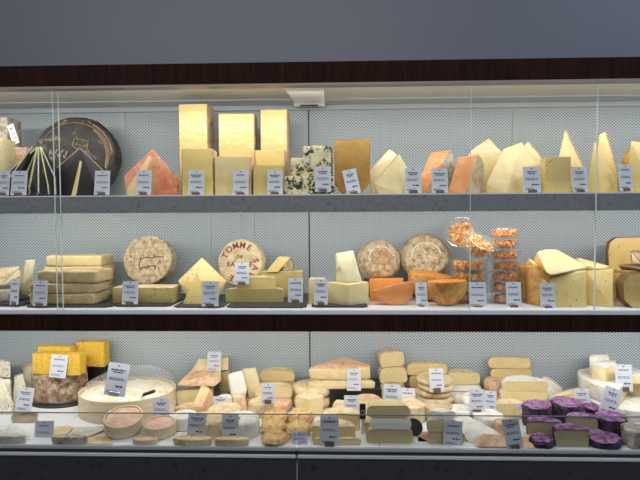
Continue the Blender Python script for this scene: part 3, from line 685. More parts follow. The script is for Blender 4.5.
# orange pieces of ball cheese
def half_ball(lb, px, Y, base, rpx, hpx, pm, rm, ry=.8, wrap=False, rot=(0, 0, 0), group='cut halves of orange ball cheese'):
    """lower half of a ball, the flat cut face on top before it is turned"""
    s = S(Y); bm = bmesh.new(); N = 28; rings = []
    for t in (0, 5, 15, 28, 42, 56, 70, 82):
        q = (rpx-.8 if t == 0 else rpx)*math.cos(R(max(0, t-5)*90/85))
        rings.append([bm.verts.new((q*s*math.cos(2*math.pi*i/N), ry*q*s*math.sin(2*math.pi*i/N), -hpx*s*math.sin(R(t)))) for i in range(N)])
    for A, B in zip(rings, rings[1:]):
        for i in range(N): bm.faces.new((A[i], A[(i+1) % N], B[(i+1) % N], B[i])).material_index = 1
    bm.faces.new(rings[-1]).material_index = 1; bm.faces.new(rings[0][::-1])
    bmesh.ops.recalc_face_normals(bm, faces=bm.faces[:])
    bmesh.ops.transform(bm, matrix=Euler([R(q) for q in rot]).to_matrix().to_4x4(), verts=bm.verts[:])
    mz = min(v_.co.z for v_ in bm.verts)
    for v_ in bm.verts: v_.co.z -= mz
    bm.normal_update(); z0 = base_z(base); c_ = on(px, Y, z0)
    return finish('cheese_half', lb, 'cheese', bm, Vector((c_.x, Y, z0)), pm, rm, lambda f_: f_.material_index == 1, group, wrap)
H('bright orange block standing behind the wrapped orange half moon', [(369, 279, .19), (403, 278, .19), (403, None, .18), (370, None, .18), (370, 278, .25), (403, 277.5, .25), (370, None, .25), (403, None, .25)], 'M', M['or'], M['or2'], 'r')
E('orange half moon in shiny wrap, cut face towards the viewer', [(371.5, 291), (392, 285), (411, 281), (414, 288), (412, 298), (405, 304), (396, 307), (387, 304), (378, 299)], .085, .055, 'M', M['or'], M['or2'], 'dlr', taper=.8, wrap=True, name='cheese_half', group='cut halves of orange ball cheese', bev=.004)
half_ball('amber ball-cheese half behind the cracked one, its cut top sloping', 432, .20, 'M', 22, 27, M['or2'], M['gold'], .55, False, rot=(8, 7, 0))
half_ball('amber ball-cheese half with a cracked rind, in front of its twin', 445, .085, 'M', 19.5, 25, M['or'], M['amr'], .5, False, rot=(4, -2, 0))
# clear tubs
def tub(lb, px, Y, base, rpx, hpx, rot=None, rest=None, chunk=M['or'], grp='clear tubs of orange cubes', n=190):
    s = S(Y); Rr, Hh = rpx*s, hpx*s
    root = tag(empty('plastic_tub', (0, 0, 0)), lb, 'tub', grp)
    bm = bmesh.new(); N = 28; A = []
    for r_, z_ in ((Rr*.86, 0), (Rr*.88, .001), (Rr*.97, Hh*.84), (Rr*1.0, Hh*.86)):
        A.append([bm.verts.new((r_*math.cos(2*math.pi*i/N), r_*math.sin(2*math.pi*i/N), z_)) for i in range(N)])
    bm.faces.new(A[0][::-1])
    for a_, b2 in zip(A, A[1:]):
        for i in range(N): bm.faces.new((a_[i], a_[(i+1) % N], b2[(i+1) % N], b2[i]))
    mk('tub', bm, M['tub'], root, 40)
    bm = bmesh.new(); A = []
    for r_, z_ in ((Rr*1.03, Hh*.84), (Rr*1.04, Hh*.92), (Rr*1.0, Hh*.93), (Rr*.94, Hh*.94), (Rr*.90, Hh*.99), (Rr*.3, Hh*.99)):
        A.append([bm.verts.new((r_*math.cos(2*math.pi*i/N), r_*math.sin(2*math.pi*i/N), z_)) for i in range(N)])
    for a_, b2 in zip(A, A[1:]):
        for i in range(N): bm.faces.new((a_[i], a_[(i+1) % N], b2[(i+1) % N], b2[i]))
    bm.faces.new(A[-1]); mk('lid', bm, M['tub'], root, 40)
    bm = bmesh.new(); rr = random.Random(int(px*10+Hh*1e5)); c_ = Rr*.21
    for i in range(n):
        a = rr.uniform(0, 6.283); q = Rr*.80*math.sqrt(rr.random()); z_ = rr.uniform(c_*.75, max(c_*.8, Hh*.92-c_*.65))
        e = c_*rr.uniform(.6, 1)
        q = min(q, Rr*.83-e)
        add_box(bm, -e/2, e/2, -e/2, e/2, -e*.5, e*.5, Matrix.Translation((q*math.cos(a), q*math.sin(a), z_)) @ Euler((rr.uniform(-.6, .6), rr.uniform(-.6, .6), rr.uniform(0, 3))).to_matrix().to_4x4())
    tag(mk('contents', bm, chunk, root), kind='stuff')
    z0 = base_z(base) if base is not None else 0
    root.location = (on(px, Y, z0).x, Y, z0)
    if rot:
        root.rotation_euler = [R(q) for q in rot]; mt = root.rotation_euler.to_matrix()
        lo = min((mt @ Vector((q*math.cos(t), q*math.sin(t), h_))).z for t in [i*.2 for i in range(32)] for q, h_ in ((Rr*.86, 0), (Rr*1.04, Hh*.9)))
        root.location = (on(px, Y, rest).x, Y, rest-lo)
    return root, Hh
m, nt, b = nm('mixed_orange_yellow_chunks'); v = coord(nt)
nt.links.new(ramp(nt, noise_n(nt, v, 60, 2), [(.35, (.50, .12, .02)), (.5, (.85, .40, .04)), (.62, (.90, .62, .25))]), b.inputs['Base Color']); M['chunk'] = m
m, nt, b = nm('terracotta_chunks'); v = coord(nt)
nt.links.new(ramp(nt, noise_n(nt, v, 60, 2), [(.35, (.35, .06, .015)), (.5, (.75, .24, .04)), (.65, (.85, .42, .12))]), b.inputs['Base Color']); M['chunk2'] = m
z_ = ZM; words = ['lowest', 'second from the bottom', 'third from the bottom', 'fourth from the bottom', 'third from the top', 'second from the top', 'topmost']
for i in range(7):
    r_, h_ = tub('clear tub of terracotta chunks, %s of the tall right stack' % words[i], 502 + (1, -1, 0, 1, 0, -1, 0)[i], .16, z_, 14.5, 10.6, chunk=M['chunk2'], grp='tall stack of clear tubs')
    z_ += h_*1.0
z_ = ZM
for i in range(4):
    r_, h_ = tub('clear tub of yellow chunks, %s of the wide left stack' % ['lowest', 'second from the bottom', 'third from the bottom', 'topmost'][i], 467 + (0, -1, 1, 0)[i], .17, z_, 19, 10.6, chunk=M['chunk'], grp='wide stack of clear tubs', n=200)
    z_ += h_*1.0
tub('lower tilted clear tub of orange chunks lying on the wide stack', 474, .10, None, 17, 15, rot=(35, 8, 25), rest=z_+.001, chunk=M['chunk'])
tub('upper tilted clear tub of orange chunks showing its round lid', 462, .24, None, 16, 13, rot=(62, 0, -22), rest=ray(462, 249, .24).z, chunk=M['chunk'])
# big holey wedges
W('first slab with an orange rounded rind, left behind the big flat wedge', 536, .20, 'M', 17, 34, M['y3'], M['gold'], a=(90, 270), rnd=.004)
for i, (px, yy, lb) in enumerate(((541, .15, 'second slab with an orange rounded rind, behind the big flat wedge'),)):
    W(lb, px+3, yy, 'M', 17, 36.5, M['y3'], M['gold'], a=(100, 262), rnd=.008)
a_ = H('big flat-faced golden wedge with scattered holes, right of the tub stacks', [(541, 281, .07), (546, 273, .09), (585.5, 270.5, .08), (586, None, .05), (548, None, .045), (541, 300, .06), (545, 274, .16), (585, 270, .16), (586, None, .16), (545, None, .17)], 'M', M['y4'], M['gold'], 'l')
H('smaller thick slice with a rounded rind under the big lying slice', [(522, 268, .18), (527, 259, .19), (535, 262, .17), (545, 274, .12), (524, 274, .18), (535, 268, .14), (527, 258.5, .23), (544, 268, .22)], ray(528, 274, .18).z, M['y2'], M['gold'], 'l')
H('big pale slice lying aslant on the golden wedges', [(531.5, 259, .12), (535, 251, .13), (543, 249, .14), (553, 249, .15), (583.5, 266, .12), (549, 274.5, .05), (545, 273, .05), (532, 262, .11), (583, 268.5, .12), (585, 266, .19)], ray(549, 275, .05).z, M['y2'], M['gold'], 'l', th=.5)
H('upright block with a few holes and a pale face, beside the big flat wedge', [(585.5, 271, .10), (613, 270, .07), (613, None, .03), (586, None, .08), (588, 269, .20), (614, 268.5, .16), (614, None, .15), (588, None, .2)], 'M', M['y4'], M['gold'], 'b')
H('thin triangular slice lying on the upright holed block', [(576, 258.5, .20), (580, 258, .22), (610, 266.5, .12), (600, 269.5, .10), (584, 265, .12), (576, 261, .2), (609, 268.5, .12), (586, 269, .12)], ray(600, 270, .10).z, M['y2'], M['gold'], 'l')
BX('brownish-gold block in the shade between the holed block and the right end', 611, 632, 273, .16, .09, 'M', M['y3'], M['dwax'], rd='t')
# right end
rw = E('large rounded slab with a dark wax rim, at the right end of the middle shelf', [(609.5, 252), (611, 243), (617, 238), (655, 237), (658, 275), (612, 274), (610, 265)], .27, .022, ray(630, 276, .27).z, M['y3'], M['dwax'], rd='ltr', bev=.003)
rs = boxes('riser_block', [(-.06, .12, -.05, .05, 0, ray(630, 276, .27).z-ZM-.001)], M['black'], None, .003); q = on(625, .31, ZM); rs.location = (q.x, .31, ZM); tag(rs, 'low black riser under the large rounded slab', 'riser', 'black risers')
E('lower golden round piece with a dark wax rim, right end foreground', [(624, 300), (623, 283), (629, 275), (640, 273), (660, 273), (664, 300), (655, None), (632, 309), (640, None)], .04, .05, 'M', M['y3'], M['dwax'], rd='ltr', bev=.003)
tz = ray(640, 273, .04).z
H('lower brown-edged slice lying on the front round piece, right end', [(618, 265.5, .09), (640, 269, .06), (660, 272, .06), (655, None, .1), (622, 270, .09), (619, 264.5, .14), (660, 262, .15), (640, None, .1)], tz, M['cr'], M['dwax'], 'flt')
H('upper brown-edged slice leaning at the right end of the middle shelf', [(630, 252, .10), (632, 250.5, .12), (658, 255, .11), (658, 269, .09), (640, 264, .08), (631, 262, .09), (658, 252, .14)], tz+.02, M['y2'], M['dwax'], 'tl')
MC = [(9.5, 278, 18.5, 305, .04, 'narrow price card near the far left of the middle shelf', -1), (32, 280, 47, 306, .022, 'price card before the front stack of square cheeses', 0), (121.5, 281, 138, 304.5, .035, 'price card before the long olive-coloured block', 0),
 (201.5, 281, 218.5, 306.5, .022, 'brighter price card before the diamond slices', 0), (234.5, 262, 249, 284.5, .115, 'price card held up before the lettered wheel', 0),
 (288, 278, 303, 302.5, .05, 'price card on the right of the two half wheels', 0), (314, 279, 328, 305, .045, 'price card left of the squat ivory block', 0),
 (418.5, 283, 430, 309, .045, 'narrow white price card turned sideways, before the amber halves', 0), (471, 283, 488, 309.5, .035, 'price card before the wide tub stack', 0),
 (508.5, 283, 523.5, 308.5, .03, 'price card before the tall tub stack', 0), (543, 284, 558, 309.5, .02, 'price card before the big flat golden wedge', 0)]
for x0, y0, x1, y1, Y, lb, t_ in MC: card(x0, y0, x1, y1, Y, lb, t_)
# ============================================================ BOTTOM DECK
def stack(px, Y, z0, items, grp=None):
    """items from the bottom up: (label, rpx, hpx, (a0, a1), paste, rind, dx, yaw)"""
    out = []
    for it in items:
        lb, rp_, hp_, a_, pm, rm, dx, yw = it
        o_ = W(lb, px+dx, Y, z0, rp_, hp_, pm, rm, a=a_, rot=(0, 0, yw), group=grp, rnd=min(.018, hp_*S(Y)*.44))
        z0 += hp_*S(Y)+.0035; out.append(o_)
    return z0
def riser(x0, x1, Y0, Y1, h, lb, mat='black'):
    a_ = on(x0, Y0, ZB); b_ = on(x1, Y0, ZB); wd = (b_.x-a_.x)/2
    bm = bmesh.new(); add_box(bm, -wd, wd, 0, Y1-Y0, 0, h); bmesh.ops.bevel(bm, geom=bm.edges[:], offset=.003, segments=2, affect='EDGES')
    o_ = mk('riser_block', bm, M[mat]); o_.location = ((a_.x+b_.x)/2, Y0, ZB+.0006); tag(o_, lb, 'riser', 'black risers'); return ZB+h+.0012
# ---- far left: blue cheese
H('blue-veined wedge topmost at the far left edge, bottom display', [(-12, 361, .30), (1, 359.5, .31), (12, 362, .28), (12, 379, .27), (-12, 382, .27), (-10, 360, .36), (12, 361, .35), (12, 380, .35)], ray(0, 377.5, .27).z, M['blue'], rough=.002, bev=.003)
H('blue-veined block under the topmost one at the far left', [(-12, 380, .25), (12, 379, .26), (13, None, .22), (-12, None, .22), (-10, 380, .37), (12, 379, .36), (12, None, .37), (-12, None, .37)], 'B', M['blue'], M['rg'], 'r', rough=.002)
H('pointed blue-veined wedge with a cut face to the viewer, far left foreground', [(-6, 379, .20), (2, 378, .20), (14, 404, .17), (12, None, .15), (-8, None, .15), (2, 379, .24), (14, 405, .21), (-6, None, .21), (12, None, .20)], 'B', M['blue'], rough=.002, bev=.002)
H('pale blue-veined chunk between the pointed wedge and the greenish one', [(14, 376, .28), (22, 373, .28), (25, 384, .26), (24, None, .24), (12, None, .24), (15, 375, .36), (22, 376, .32), (22, None, .32)], 'B', M['blue'], M['rg'], 'tl', rough=.002)
H('greenish-white chunk left of the yellow blue-veined slabs', [(21, 369, .34), (28, 365, .35), (38, 366, .34), (37, 385, .32), (36, None, .31), (22, None, .31), (22, 367, .40), (38, 366, .40), (37, None, .40)], 'B', M['blue'], M['rgo'], 'tl', rough=.002)
# ---- drum with yellow slabs
a_ = W('round black slate plate under the drum-shaped cheese', 61, .29, 'B', 27, 1.6, M['slate'], name='slate_plate', cat='plate', rough=0, rnd=.002, sy=.55)
tz = top_of(a_)
dr = W('drum-shaped cheese with a thick mottled mould rind and orange top', 64, .33, tz, 28.5, 30, M['yblue'], M['rb'], a=(182, 358), rnd=.010, rough=.004)
for ch in dr.children:
    if ch.name.startswith('rind'):                      # the crust covers only the side: its top was trimmed away
        b2 = bmesh.new(); b2.from_mesh(ch.data); tp = max(v_.co.z for v_ in b2.verts)
        bmesh.ops.delete(b2, geom=[f_ for f_ in b2.faces if f_.calc_center_median().z > tp-.009], context='FACES'); b2.to_mesh(ch.data); b2.free()
tz = top_of(dr)
ya = BX('large yellow blue-spotted slab on the drum, behind a white price card', 35.5, 84, 353.5, .245, .05, tz, M['yblue'], yaw=-3, bev=.002, rough=.0015)
BX('yellow blue-spotted slab behind the large one, its top edge showing', 41, 75, 346, .31, .04, tz, M['yblue'], yaw=-3, bev=.002)
BX('small yellow blue-spotted slab standing at the right, highest of the three', 74, 103, 342.5, .325, .05, ray(88, 367, .325).z, M['yblue'], yaw=-6, bev=.002, rough=.0015)
rz = ray(88, 367, .325).z-ZB-.001
riser(86, 102, .352, .40, rz, 'tall black riser carrying the rightmost yellow slab')
W('small crumpled wrapped lilac-grey cheese at the right of the drum', 91, .30, 'B', 8, 18, M['rn'], M['rg'], wrap=True)
# ---- round wooden boxes
def wood_box(lb, px, Y, base, rpx, hpx, fill, sy=1, rot=(0, 0, 0), cat='cheese box', fillh=.8, bumpy=.003, grp=None, wallm='box', band=True):
    s = S(Y); Rr, Hh = rpx*s, hpx*s; z0 = base_z(base); c_ = on(px, Y, z0); root = tag(empty('wooden_box', (c_.x, Y, z0)), lb, cat, grp)
    mt = Euler([R(q) for q in rot]).to_matrix().to_4x4() @ Matrix.Diagonal((1, sy, 1, 1)); N = 56
    lo = min((mt @ Vector((Rr*math.cos(t*.2), Rr*math.sin(t*.2), 0))).z for t in range(32)); mt = Matrix.Translation((0, 0, -lo)) @ mt
    def ringmesh(prof, close=True):
        bm = bmesh.new(); A = [[bm.verts.new((r_*math.cos(2*math.pi*i/N), r_*math.sin(2*math.pi*i/N), z_)) for i in range(N)] for r_, z_ in prof]
        for a_, b2 in zip(A, A[1:]):
            for i in range(N): bm.faces.new((a_[i], a_[(i+1) % N], b2[(i+1) % N], b2[i]))
        return bm, A
    bm, A = ringmesh([(Rr-.004, .003), (Rr-.004, Hh), (Rr, Hh), (Rr, 0)]); bm.faces.new(A[-1]); bm.faces.new(A[0][::-1])
    bmesh.ops.transform(bm, matrix=mt, verts=bm.verts[:]); mk('wall', bm, M[wallm], root, 40)
    if band:
        bm, A = ringmesh([(Rr+.0001, Hh*.08), (Rr+.002, Hh*.08), (Rr+.002, Hh*.42), (Rr+.0001, Hh*.42)])
        bmesh.ops.transform(bm, matrix=mt, verts=bm.verts[:]); mk('lid_band', bm, M[wallm], root, 40)
    prof = [(Rr-.0045, .004), (Rr-.0045, Hh*fillh-.004)]+[(q*(Rr-.006), Hh*fillh) for q in (1, .88, .75, .62, .5, .38, .26, .14)]
    bm, A = ringmesh(prof)
    for v_ in bm.verts:
        if v_.co.z > Hh*fillh-.001: v_.co.z += bumpy*(noise.noise(v_.co*45)+.6*noise.noise(v_.co*110)) + bumpy*1.2*(1-(v_.co.xy.length/Rr)**2)
    bm.faces.new(A[-1]); bm.faces.new(A[0][::-1])
    bmesh.ops.transform(bm, matrix=mt, verts=bm.verts[:]); mk('cheese_filling', bm, M[fill], root, 60)
    return root, mt, Rr, Hh
M['cream'] = rind('creamy_white_spooned_surface', [(.74, .58, .26), (.86, .78, .54), (.88, .85, .72), (.90, .89, .83)], 16, .35, .8)
bxr, mt, Rr, Hh = wood_box('very large round wooden box filled with spooned white creamy cheese', 132, .235, 'B', 47.5, 21, 'cream', sy=.80, fillh=.86, bumpy=.009)
# crumpled liner along the back rim
bm = bmesh.new(); rows = []
for i in range(41):
    a = R(8+164*i/40); q = Vector((math.cos(a), math.sin(a)))
    row_ = []
    for j in range(4):
        h_ = Hh*.90+j*.017*(.25+1.0*math.sin(a)); rr_ = Rr-.009+.001*j+.004*noise.noise(Vector((i*.5, j*.8, 1)))
        row_.append(bm.verts.new((rr_*q.x, rr_*q.y, h_+.004*noise.noise(Vector((i*.6, j, 3))))))
    rows.append(row_)
for A, B in zip(rows, rows[1:]):
    for j in range(3): bm.faces.new((A[j], B[j], B[j+1], A[j+1]))
g_ = bmesh.ops.solidify(bm, geom=bm.faces[:], thickness=.0006)
bmesh.ops.transform(bm, matrix=mt, verts=bm.verts[:]); mk('plastic_liner', bm, M['liner'], bxr, 60)
# spoon
sp_ = tag(empty('spoon', ray(150, 397, .12)), 'black spoon handle resting on the creamy cheese in the large box', 'spoon')
sp_.location.z = ZB+Hh*.86+.016
bm = hull_bm([Vector(p) for p in ((-.032, -.006, .0), (-.030, .010, .001), (.018, -.008, .016), (.022, .012, .016), (-.028, .0, .014), (.018, .0, .030))], .0025, 2); mk('handle', bm, M['black'], sp_, 50)
bm = hull_bm([Vector(p) for p in ((-.03, -.010, -.002), (-.045, 0, -.001), (-.028, .012, 0), (-.018, 0, .003), (-.03, 0, .004), (-.02, -.004, .0))], .002, 2); mk('bowl', bm, M['steel'], sp_, 50)
wood_box('small round wooden box tilted forward with a washed orange cheese inside', 126, .018, 'B', 18.5, 13, 'orr2', rot=(14, 4, 0), fillh=.88, bumpy=.001, grp='small wooden cheese boxes') if M.setdefault('orr2', rind('salmon_smooth_rind', [(.60, .36, .22), (.72, .48, .32), (.78, .58, .44)], 18, bs=.3)) else 0
wood_box('small round wooden box standing level, with a pink-orange cheese inside', 163.5, .01, 'B', 16.0, 11, 'pnk', rot=(3, 0, 0), fillh=.86, bumpy=.001, grp='small wooden cheese boxes') if M.setdefault('pnk', rind('pink_orange_rind', [(.66, .34, .22), (.78, .50, .38), (.80, .60, .50)], 22, bs=.4)) else 0
wood_box('lowest small round wooden box at the very front, mostly behind the sill', 146, -.082, 'B', 12.5, 5.5, 'orr2', sy=.5, fillh=.85, bumpy=.001, grp='small wooden cheese boxes')
# ---- wedges behind the large box
br = W('pinkish-brown round cheese board under the ripe wedges', 197, .31, 'B', 26, 3, M['board'], name='board', cat='board', sy=.6, rough=0, rnd=.003)
tz = top_of(br)
a_ = H('lower ripe wedge with an olive cut face, under the pink-topped one', [(175, 393, .24), (211, 386, .24), (213, None, .22), (176, None, .22), (180, 391, .32), (213, 385, .36), (213, None, .36), (180, None, .34)], tz, M['soft'], M['rp'], 'tl')
z2 = top_of(a_)
a_ = H('large ripe wedge with a broad pink-beige top rind', [(175.5, 386, .22), (191, 371, .33), (219.5, 372.5, .30), (220, 382, .26), (214, None, .22), (178, None, .22), (190, None, .36), (219, None, .34)], z2+.001, M['soft'], M['rp'], 't', th=.35)
H('white-edged wedge resting on top of the large ripe one', [(190.5, 372, .33), (198, 360, .36), (228, 357.5, .36), (228, 371, .33), (195, 372, .32), (200, 359.5, .40), (228, 357, .41), (228, 372, .40), (197, 372, .4)], ray(200, 372.5, .33).z, M['cr'], M['rw'], 'l')
H('narrow upright ripe piece behind the large pink-topped wedge', [(219, 372, .35), (228, 370, .35), (228, 390, .33), (219, None, .33), (228, None, .34), (220, 371, .41), (228, 370, .41), (220, None, .41), (228, None, .41)], tz, M['soft'], M['rw'], 'r')
H('cut piece standing on end with a pink mottled right side, before the ripe wedges', [(191, 409, .175), (202, 384.5, .21), (210, 389, .19), (200, 411, .16), (191, None, .17), (201, None, .16), (217, 404, .20), (216, None, .21), (205, 385, .24), (193, None, .22)], 'B', M['cr'], M['rp'], 'r', th=.3)
# white pieces on a wooden board
zb_ = riser(214, 258, .24, .33, .030, 'low brown board under the two upright white pieces', 'board')
H('left upright white-faced piece on the small brown board', [(226, 375, .25), (240, 371.5, .26), (245, 390, .245), (233, 394, .24), (243, None, .25), (231, None, .24), (232, 373, .29), (242, 371, .29), (244, None, .29), (229, None, .29)], zb_, M['wh'], M['rw'], 'tl', rough=.0015)
H('right upright cream-faced piece leaning on the small brown board', [(241, 369.5, .285), (253, 368, .285), (258, 384, .275), (249, 389, .27), (257, None, .28), (247, None, .27), (243, 369, .32), (254, 368, .32), (257, None, .32), (246, None, .32)], zb_, M['iv'], M['rw'], 'r', rough=.0015)
H('pair-left cream wedge at the front of the brown board', [(220, 397, .19), (228, 395, .20), (233, 399, .17), (234, None, .15), (221, None, .17), (222, 396, .23), (232, 396, .23), (222, None, .23), (233, None, .23)], 'B', M['cr'], M['rw'], 't')
H('cream wedge with a crumbly face at the front of the brown board, right one', [(232, 396.5, .20), (244, 398, .20), (248, None, .17), (233, None, .14), (233, 399, .17), (240, 396, .23), (235, None, .23), (247, None, .22)], 'B', M['iv'], M['rp'], 'r', rough=.0015)
# ---- soft cheeses left of the seam
hf = (0, 180)
stack(278.5, .315, ZB, [('half of a soft cheese, lowest of the stack of three under the rear card', 18.5, 9, hf, M['soft'], M['rp'], 0, 0), ('half of a soft cheese, middle of the stack of three', 18.5, 9, hf, M['cr'], M['rc'], 1, 3), ('half of a soft cheese topping the stack of three, left of the seam', 18, 10, hf, M['y2'], M['rc'], 0, -4)], 'rear stack of soft halves')
stack(271.5, .215, ZB, [('pinkish soft cheese lowest in the pair left of the seam', 19.5, 10.5, (0, 360), M['cr'], M['rp'], 0, 0), ('pale half round on the pinkish soft cheese left of the seam', 19, 11.5, hf, M['cr'], M['rc'], 0, 2)])
# ---- wheels right of the seam
stack(311, .30, ZB, [('pink-rinded wheel, lower of the two behind a small cut wedge', 20.5, 10, (0, 360), M['cr'], M['rp'], 0, 0), ('beige wheel lying on the pink-rinded wheel', 20, 9.5, (0, 360), M['cr'], M['rc'], 0, 10)])
H('small cut wedge with a pale face, before the beige wheel', [(295, 397, .18), (309, 400, .155), (324, 397, .18), (323, None, .165), (309, None, .14), (296, None, .165), (309, 391, .21), (300, 393, .21), (320, 393, .21), (300, None, .21), (319, None, .21)], 'B', M['cr'], M['rc'], 't')
zz = riser(328, 380, .25, .405, .079, 'wide black riser under the two large pink-topped wedges')
q_ = H('large soft wedge with a pale side, lower of the two on the wide riser', [(306, 381, .25), (374, 380.5, .26), (345, 372, .40), (306.5, None, .25), (320, None, .245), (373, None, .26), (345, None, .40)], zz, M['cr'], M['rc'], 't', bev=.006)
H('large soft wedge with a pink-beige top, upper of the two on the wide riser', [(307, 368, .26), (310, 366, .28), (350, 369, .255), (367, 366.5, .27), (369, 364.5, .30), (343, 356, .40), (308, None, .26), (350, None, .255), (369, None, .28), (343, None, .40)], top_of(q_)+.004, M['cr'], M['rp'], 't', bev=.006)
stack(351, .165, ZB, [('low half wheel with a pale top behind a tall front card', 18, 13, (-200, 40), M['cr'], M['rc'], 0, 0)])
stack(390, .34, ZB, [('bottom folded round of the leaning tan stack', 14.5, 17, (-20, 200), M['soft'], M['rp'], -1, 0), ('second cut round in the leaning tan stack', 14.5, 15, (-20, 200), M['cr'], M['rp'], 1, 8), ('topmost cut round in the leaning tan stack', 13.5, 15, (-10, 190), M['cr'], M['rp'], 0, 20)])
stack(430, .37, ZB, [('half cheese lowest in the broad rear stack behind the thin rounds', 20, 10, hf, M['cr'], M['rt'], 0, 0), ('half cheese in the middle of the broad rear stack', 19.5, 11, hf, M['y2'], M['rc'], 1, 2), ('half cheese with a wrinkled top on the broad rear stack', 20, 12, (-10, 190), M['y2'], M['rc'], -1, -2)])
for i in range(1): stack(435.5, .275, ZB, [('thin flat round, %s in the stack of five thin rounds' % t_, 17.6, 5.2, (0, 360), M['cr'], M['rc' if q != 2 else 'rt'], d_, 0) for q, (t_, d_) in enumerate((('lowest', 0), ('second from the bottom', 1), ('middle one', -1), ('second from the top', 1), ('topmost', 0)))], 'stack of thin rounds')
stack(466, .32, ZB, [('white round under the half cheese right of the thin rounds', 17, 9, (0, 360), M['cr'], M['rw'], 1, 0), ('white-rinded half, middle piece right of the thin rounds', 16.5, 6, hf, M['wh'], M['rw'], 1, 0), ('half cheese with a grey-beige top right of the thin rounds', 16.5, 12, hf, M['cr'], M['rc'], 0, 3)])
stack(474, .20, ZB, [('white round low behind two crossed cards', 16, 8, (0, 360), M['wh'], M['rw'], 0, 0), ('upper white round behind two crossed cards', 15.5, 8, (0, 360), M['wh'], M['rw'], 1, 0)])
stack(494, .33, ZB, [('tan round lowest at the left of the tall stack', 13, 11, (0, 360), M['cr'], M['rp'], -1, 0), ('tan round topmost at the left of the tall stack', 13, 11, (0, 360), M['cr'], M['gold2'] if 'gold2' in M else M['rp'], 1, 0)])
stack(511, .375, ZB, [('half cheese lowest in the tallest rear stack', 20, 9, hf, M['cr'], M['rp'], 0, 0), ('half cheese second in the tallest rear stack', 20, 9, hf, M['cr'], M['rc'], 2, 0), ('half cheese third in the tallest rear stack', 20.5, 9.5, hf, M['y2'], M['rc'], 1, 2), ('half cheese topping the tallest rear stack', 20.5, 10.5, (-8, 188), M['y2'], M['rc'], -1, -3)])
stack(525, .235, ZB, [('wide half round lowest in the front white-topped stack', 23.5, 11, (0, 360), M['cr'], M['rc'], 0, 0), ('wide half round in the middle of the front white-topped stack', 23, 8.5, hf, M['cr'], M['rw'], 0, 0), ('wide half round topping the front white-topped stack', 22.5, 9.5, hf, M['y2'], M['rw'], 1, 1)])
# pale wrapped wedges
H('pale wrapped wedge sloping down behind the purple-topped cheeses', [(536, 384, .30), (545, 378, .33), (562, 390, .31), (563, None, .27), (536, None, .27), (548, 378, .38), (563, 388, .38), (562, None, .38), (538, None, .38)], 'B', M['cr'], M['rw'], 'tr', wrap=True, th=.3)
H('pale wrapped wedge with a pointed tip beside the big white wheel', [(550, 395, .22), (566, 393, .24), (579, 386, .28), (583, None, .25), (550, None, .20), (568, 388, .32), (555, 392, .30), (580, None, .32), (552, None, .30)], 'B', M['y2'], M['cr'], 't', wrap=True, th=.3)
# big white wheels
a_ = W('lower big white bloomy wheel at the right end, partly hidden', 629, .215, 'B', 46, 16, M['cr'], M['rw'], sy=.95, rough=.003)
z1 = top_of(a_)
a_ = W('upper big white bloomy wheel with a cut face, at the right end', 629, .225, z1, 45, 16, M['cr'], M['rw'], a=(-38, 232), sy=.92, rough=.003)
z1 = top_of(a_)
H('small white wedge standing at the back of the upper white wheel', [(590, 358, .30), (593, 356, .31), (608, 356, .31), (610, 361, .29), (610, None, .28), (590, None, .28), (593, 356, .35), (608, 356, .35), (609, None, .35), (592, None, .35)], z1, M['wh'], M['rw'], 'tr', rough=.001)
H('white wedge with a pale yellow cut face on the upper white wheel', [(592, 364, .23), (606, 369, .19), (617, 364, .22), (617, None, .20), (606, None, .17), (592, None, .21), (605, 362, .27), (616, 362, .27), (596, None, .27), (616, None, .27)], z1, M['cr'], M['rw'], 't')
H('white wedge at the right edge on the upper white wheel', [(632, 377, .16), (650, 375, .16), (650, None, .15), (632, None, .15), (633, 373, .24), (650, 373, .24), (650, None, .25), (633, None, .24)], z1, M['cr'], M['rw'], 't')
# ---- purple cheeses (right front)
def purple(lb, px, Y, rpx, hpx, base='B', a=(0, 180), yaw=0, rot=(0, 0), top=True, dark=False):
    s = S(Y); o_ = W(lb, px, Y, base, rpx, hpx, M['cut'], M['purd'], a=a, rot=(rot[0], rot[1], yaw), rnd=.008, rough=.0025, group='cheeses coated in purple petals')
    if top:
        mt, mz, Rr, Hh = LAST; b2, l2 = wheel_bm(Rr*.93, .003, a[0]+1, a[1]-1, .0015, 0, .0035)
        root = o_ if o_.type == 'EMPTY' else reroot(o_)
        relief(b2, 'petal_topping', M['pur'], root, .0012)
    return o_
purple('purple-petalled flat round lying at the front left of its group', 541, -.066, 11.5, 6, a=(0, 360))
purple('purple-petalled low round at the front right, under the dark one', 602, -.055, 17, 6, a=(0, 360))
purple('leftmost purple-topped cheese, seen behind the front pieces', 535, .11, 13.5, 20, a=(0, 360))
purple('bright purple-topped whole round cheese, highest of the petalled ones', 570, .105, 15.5, 20, a=(0, 360))
purple('purple-topped half with a plain khaki cut face, left', 543, -.005, 16.5, 15, a=(0, 180), yaw=-4)
purple('purple-topped half with dark holes in its cut face, front middle', 569, -.075, 17, 16, a=(0, 180), yaw=0)
purple('purple-topped half behind the holed one, cut face turned right', 586, -.005, 14.5, 17, a=(0, 180), yaw=-12)
purple('dark lavender-coated round at the right of the purple cheeses', 608, .04, 14.5, 16, a=(0, 360))
purple('dark petalled round behind the khaki halves', 596, .12, 12, 14, a=(0, 360))
W('whitish wrapped soft cheese at the right end by the sill', 634, -.04, 'B', 12, 16, M['rn'], M['rg'], wrap=True, rough=.004)
W('white wrapped cheese piece under the right picture edge', 648, -.03, 'B', 10, 12, M['wh'], M['rw'], wrap=True, rough=.004)
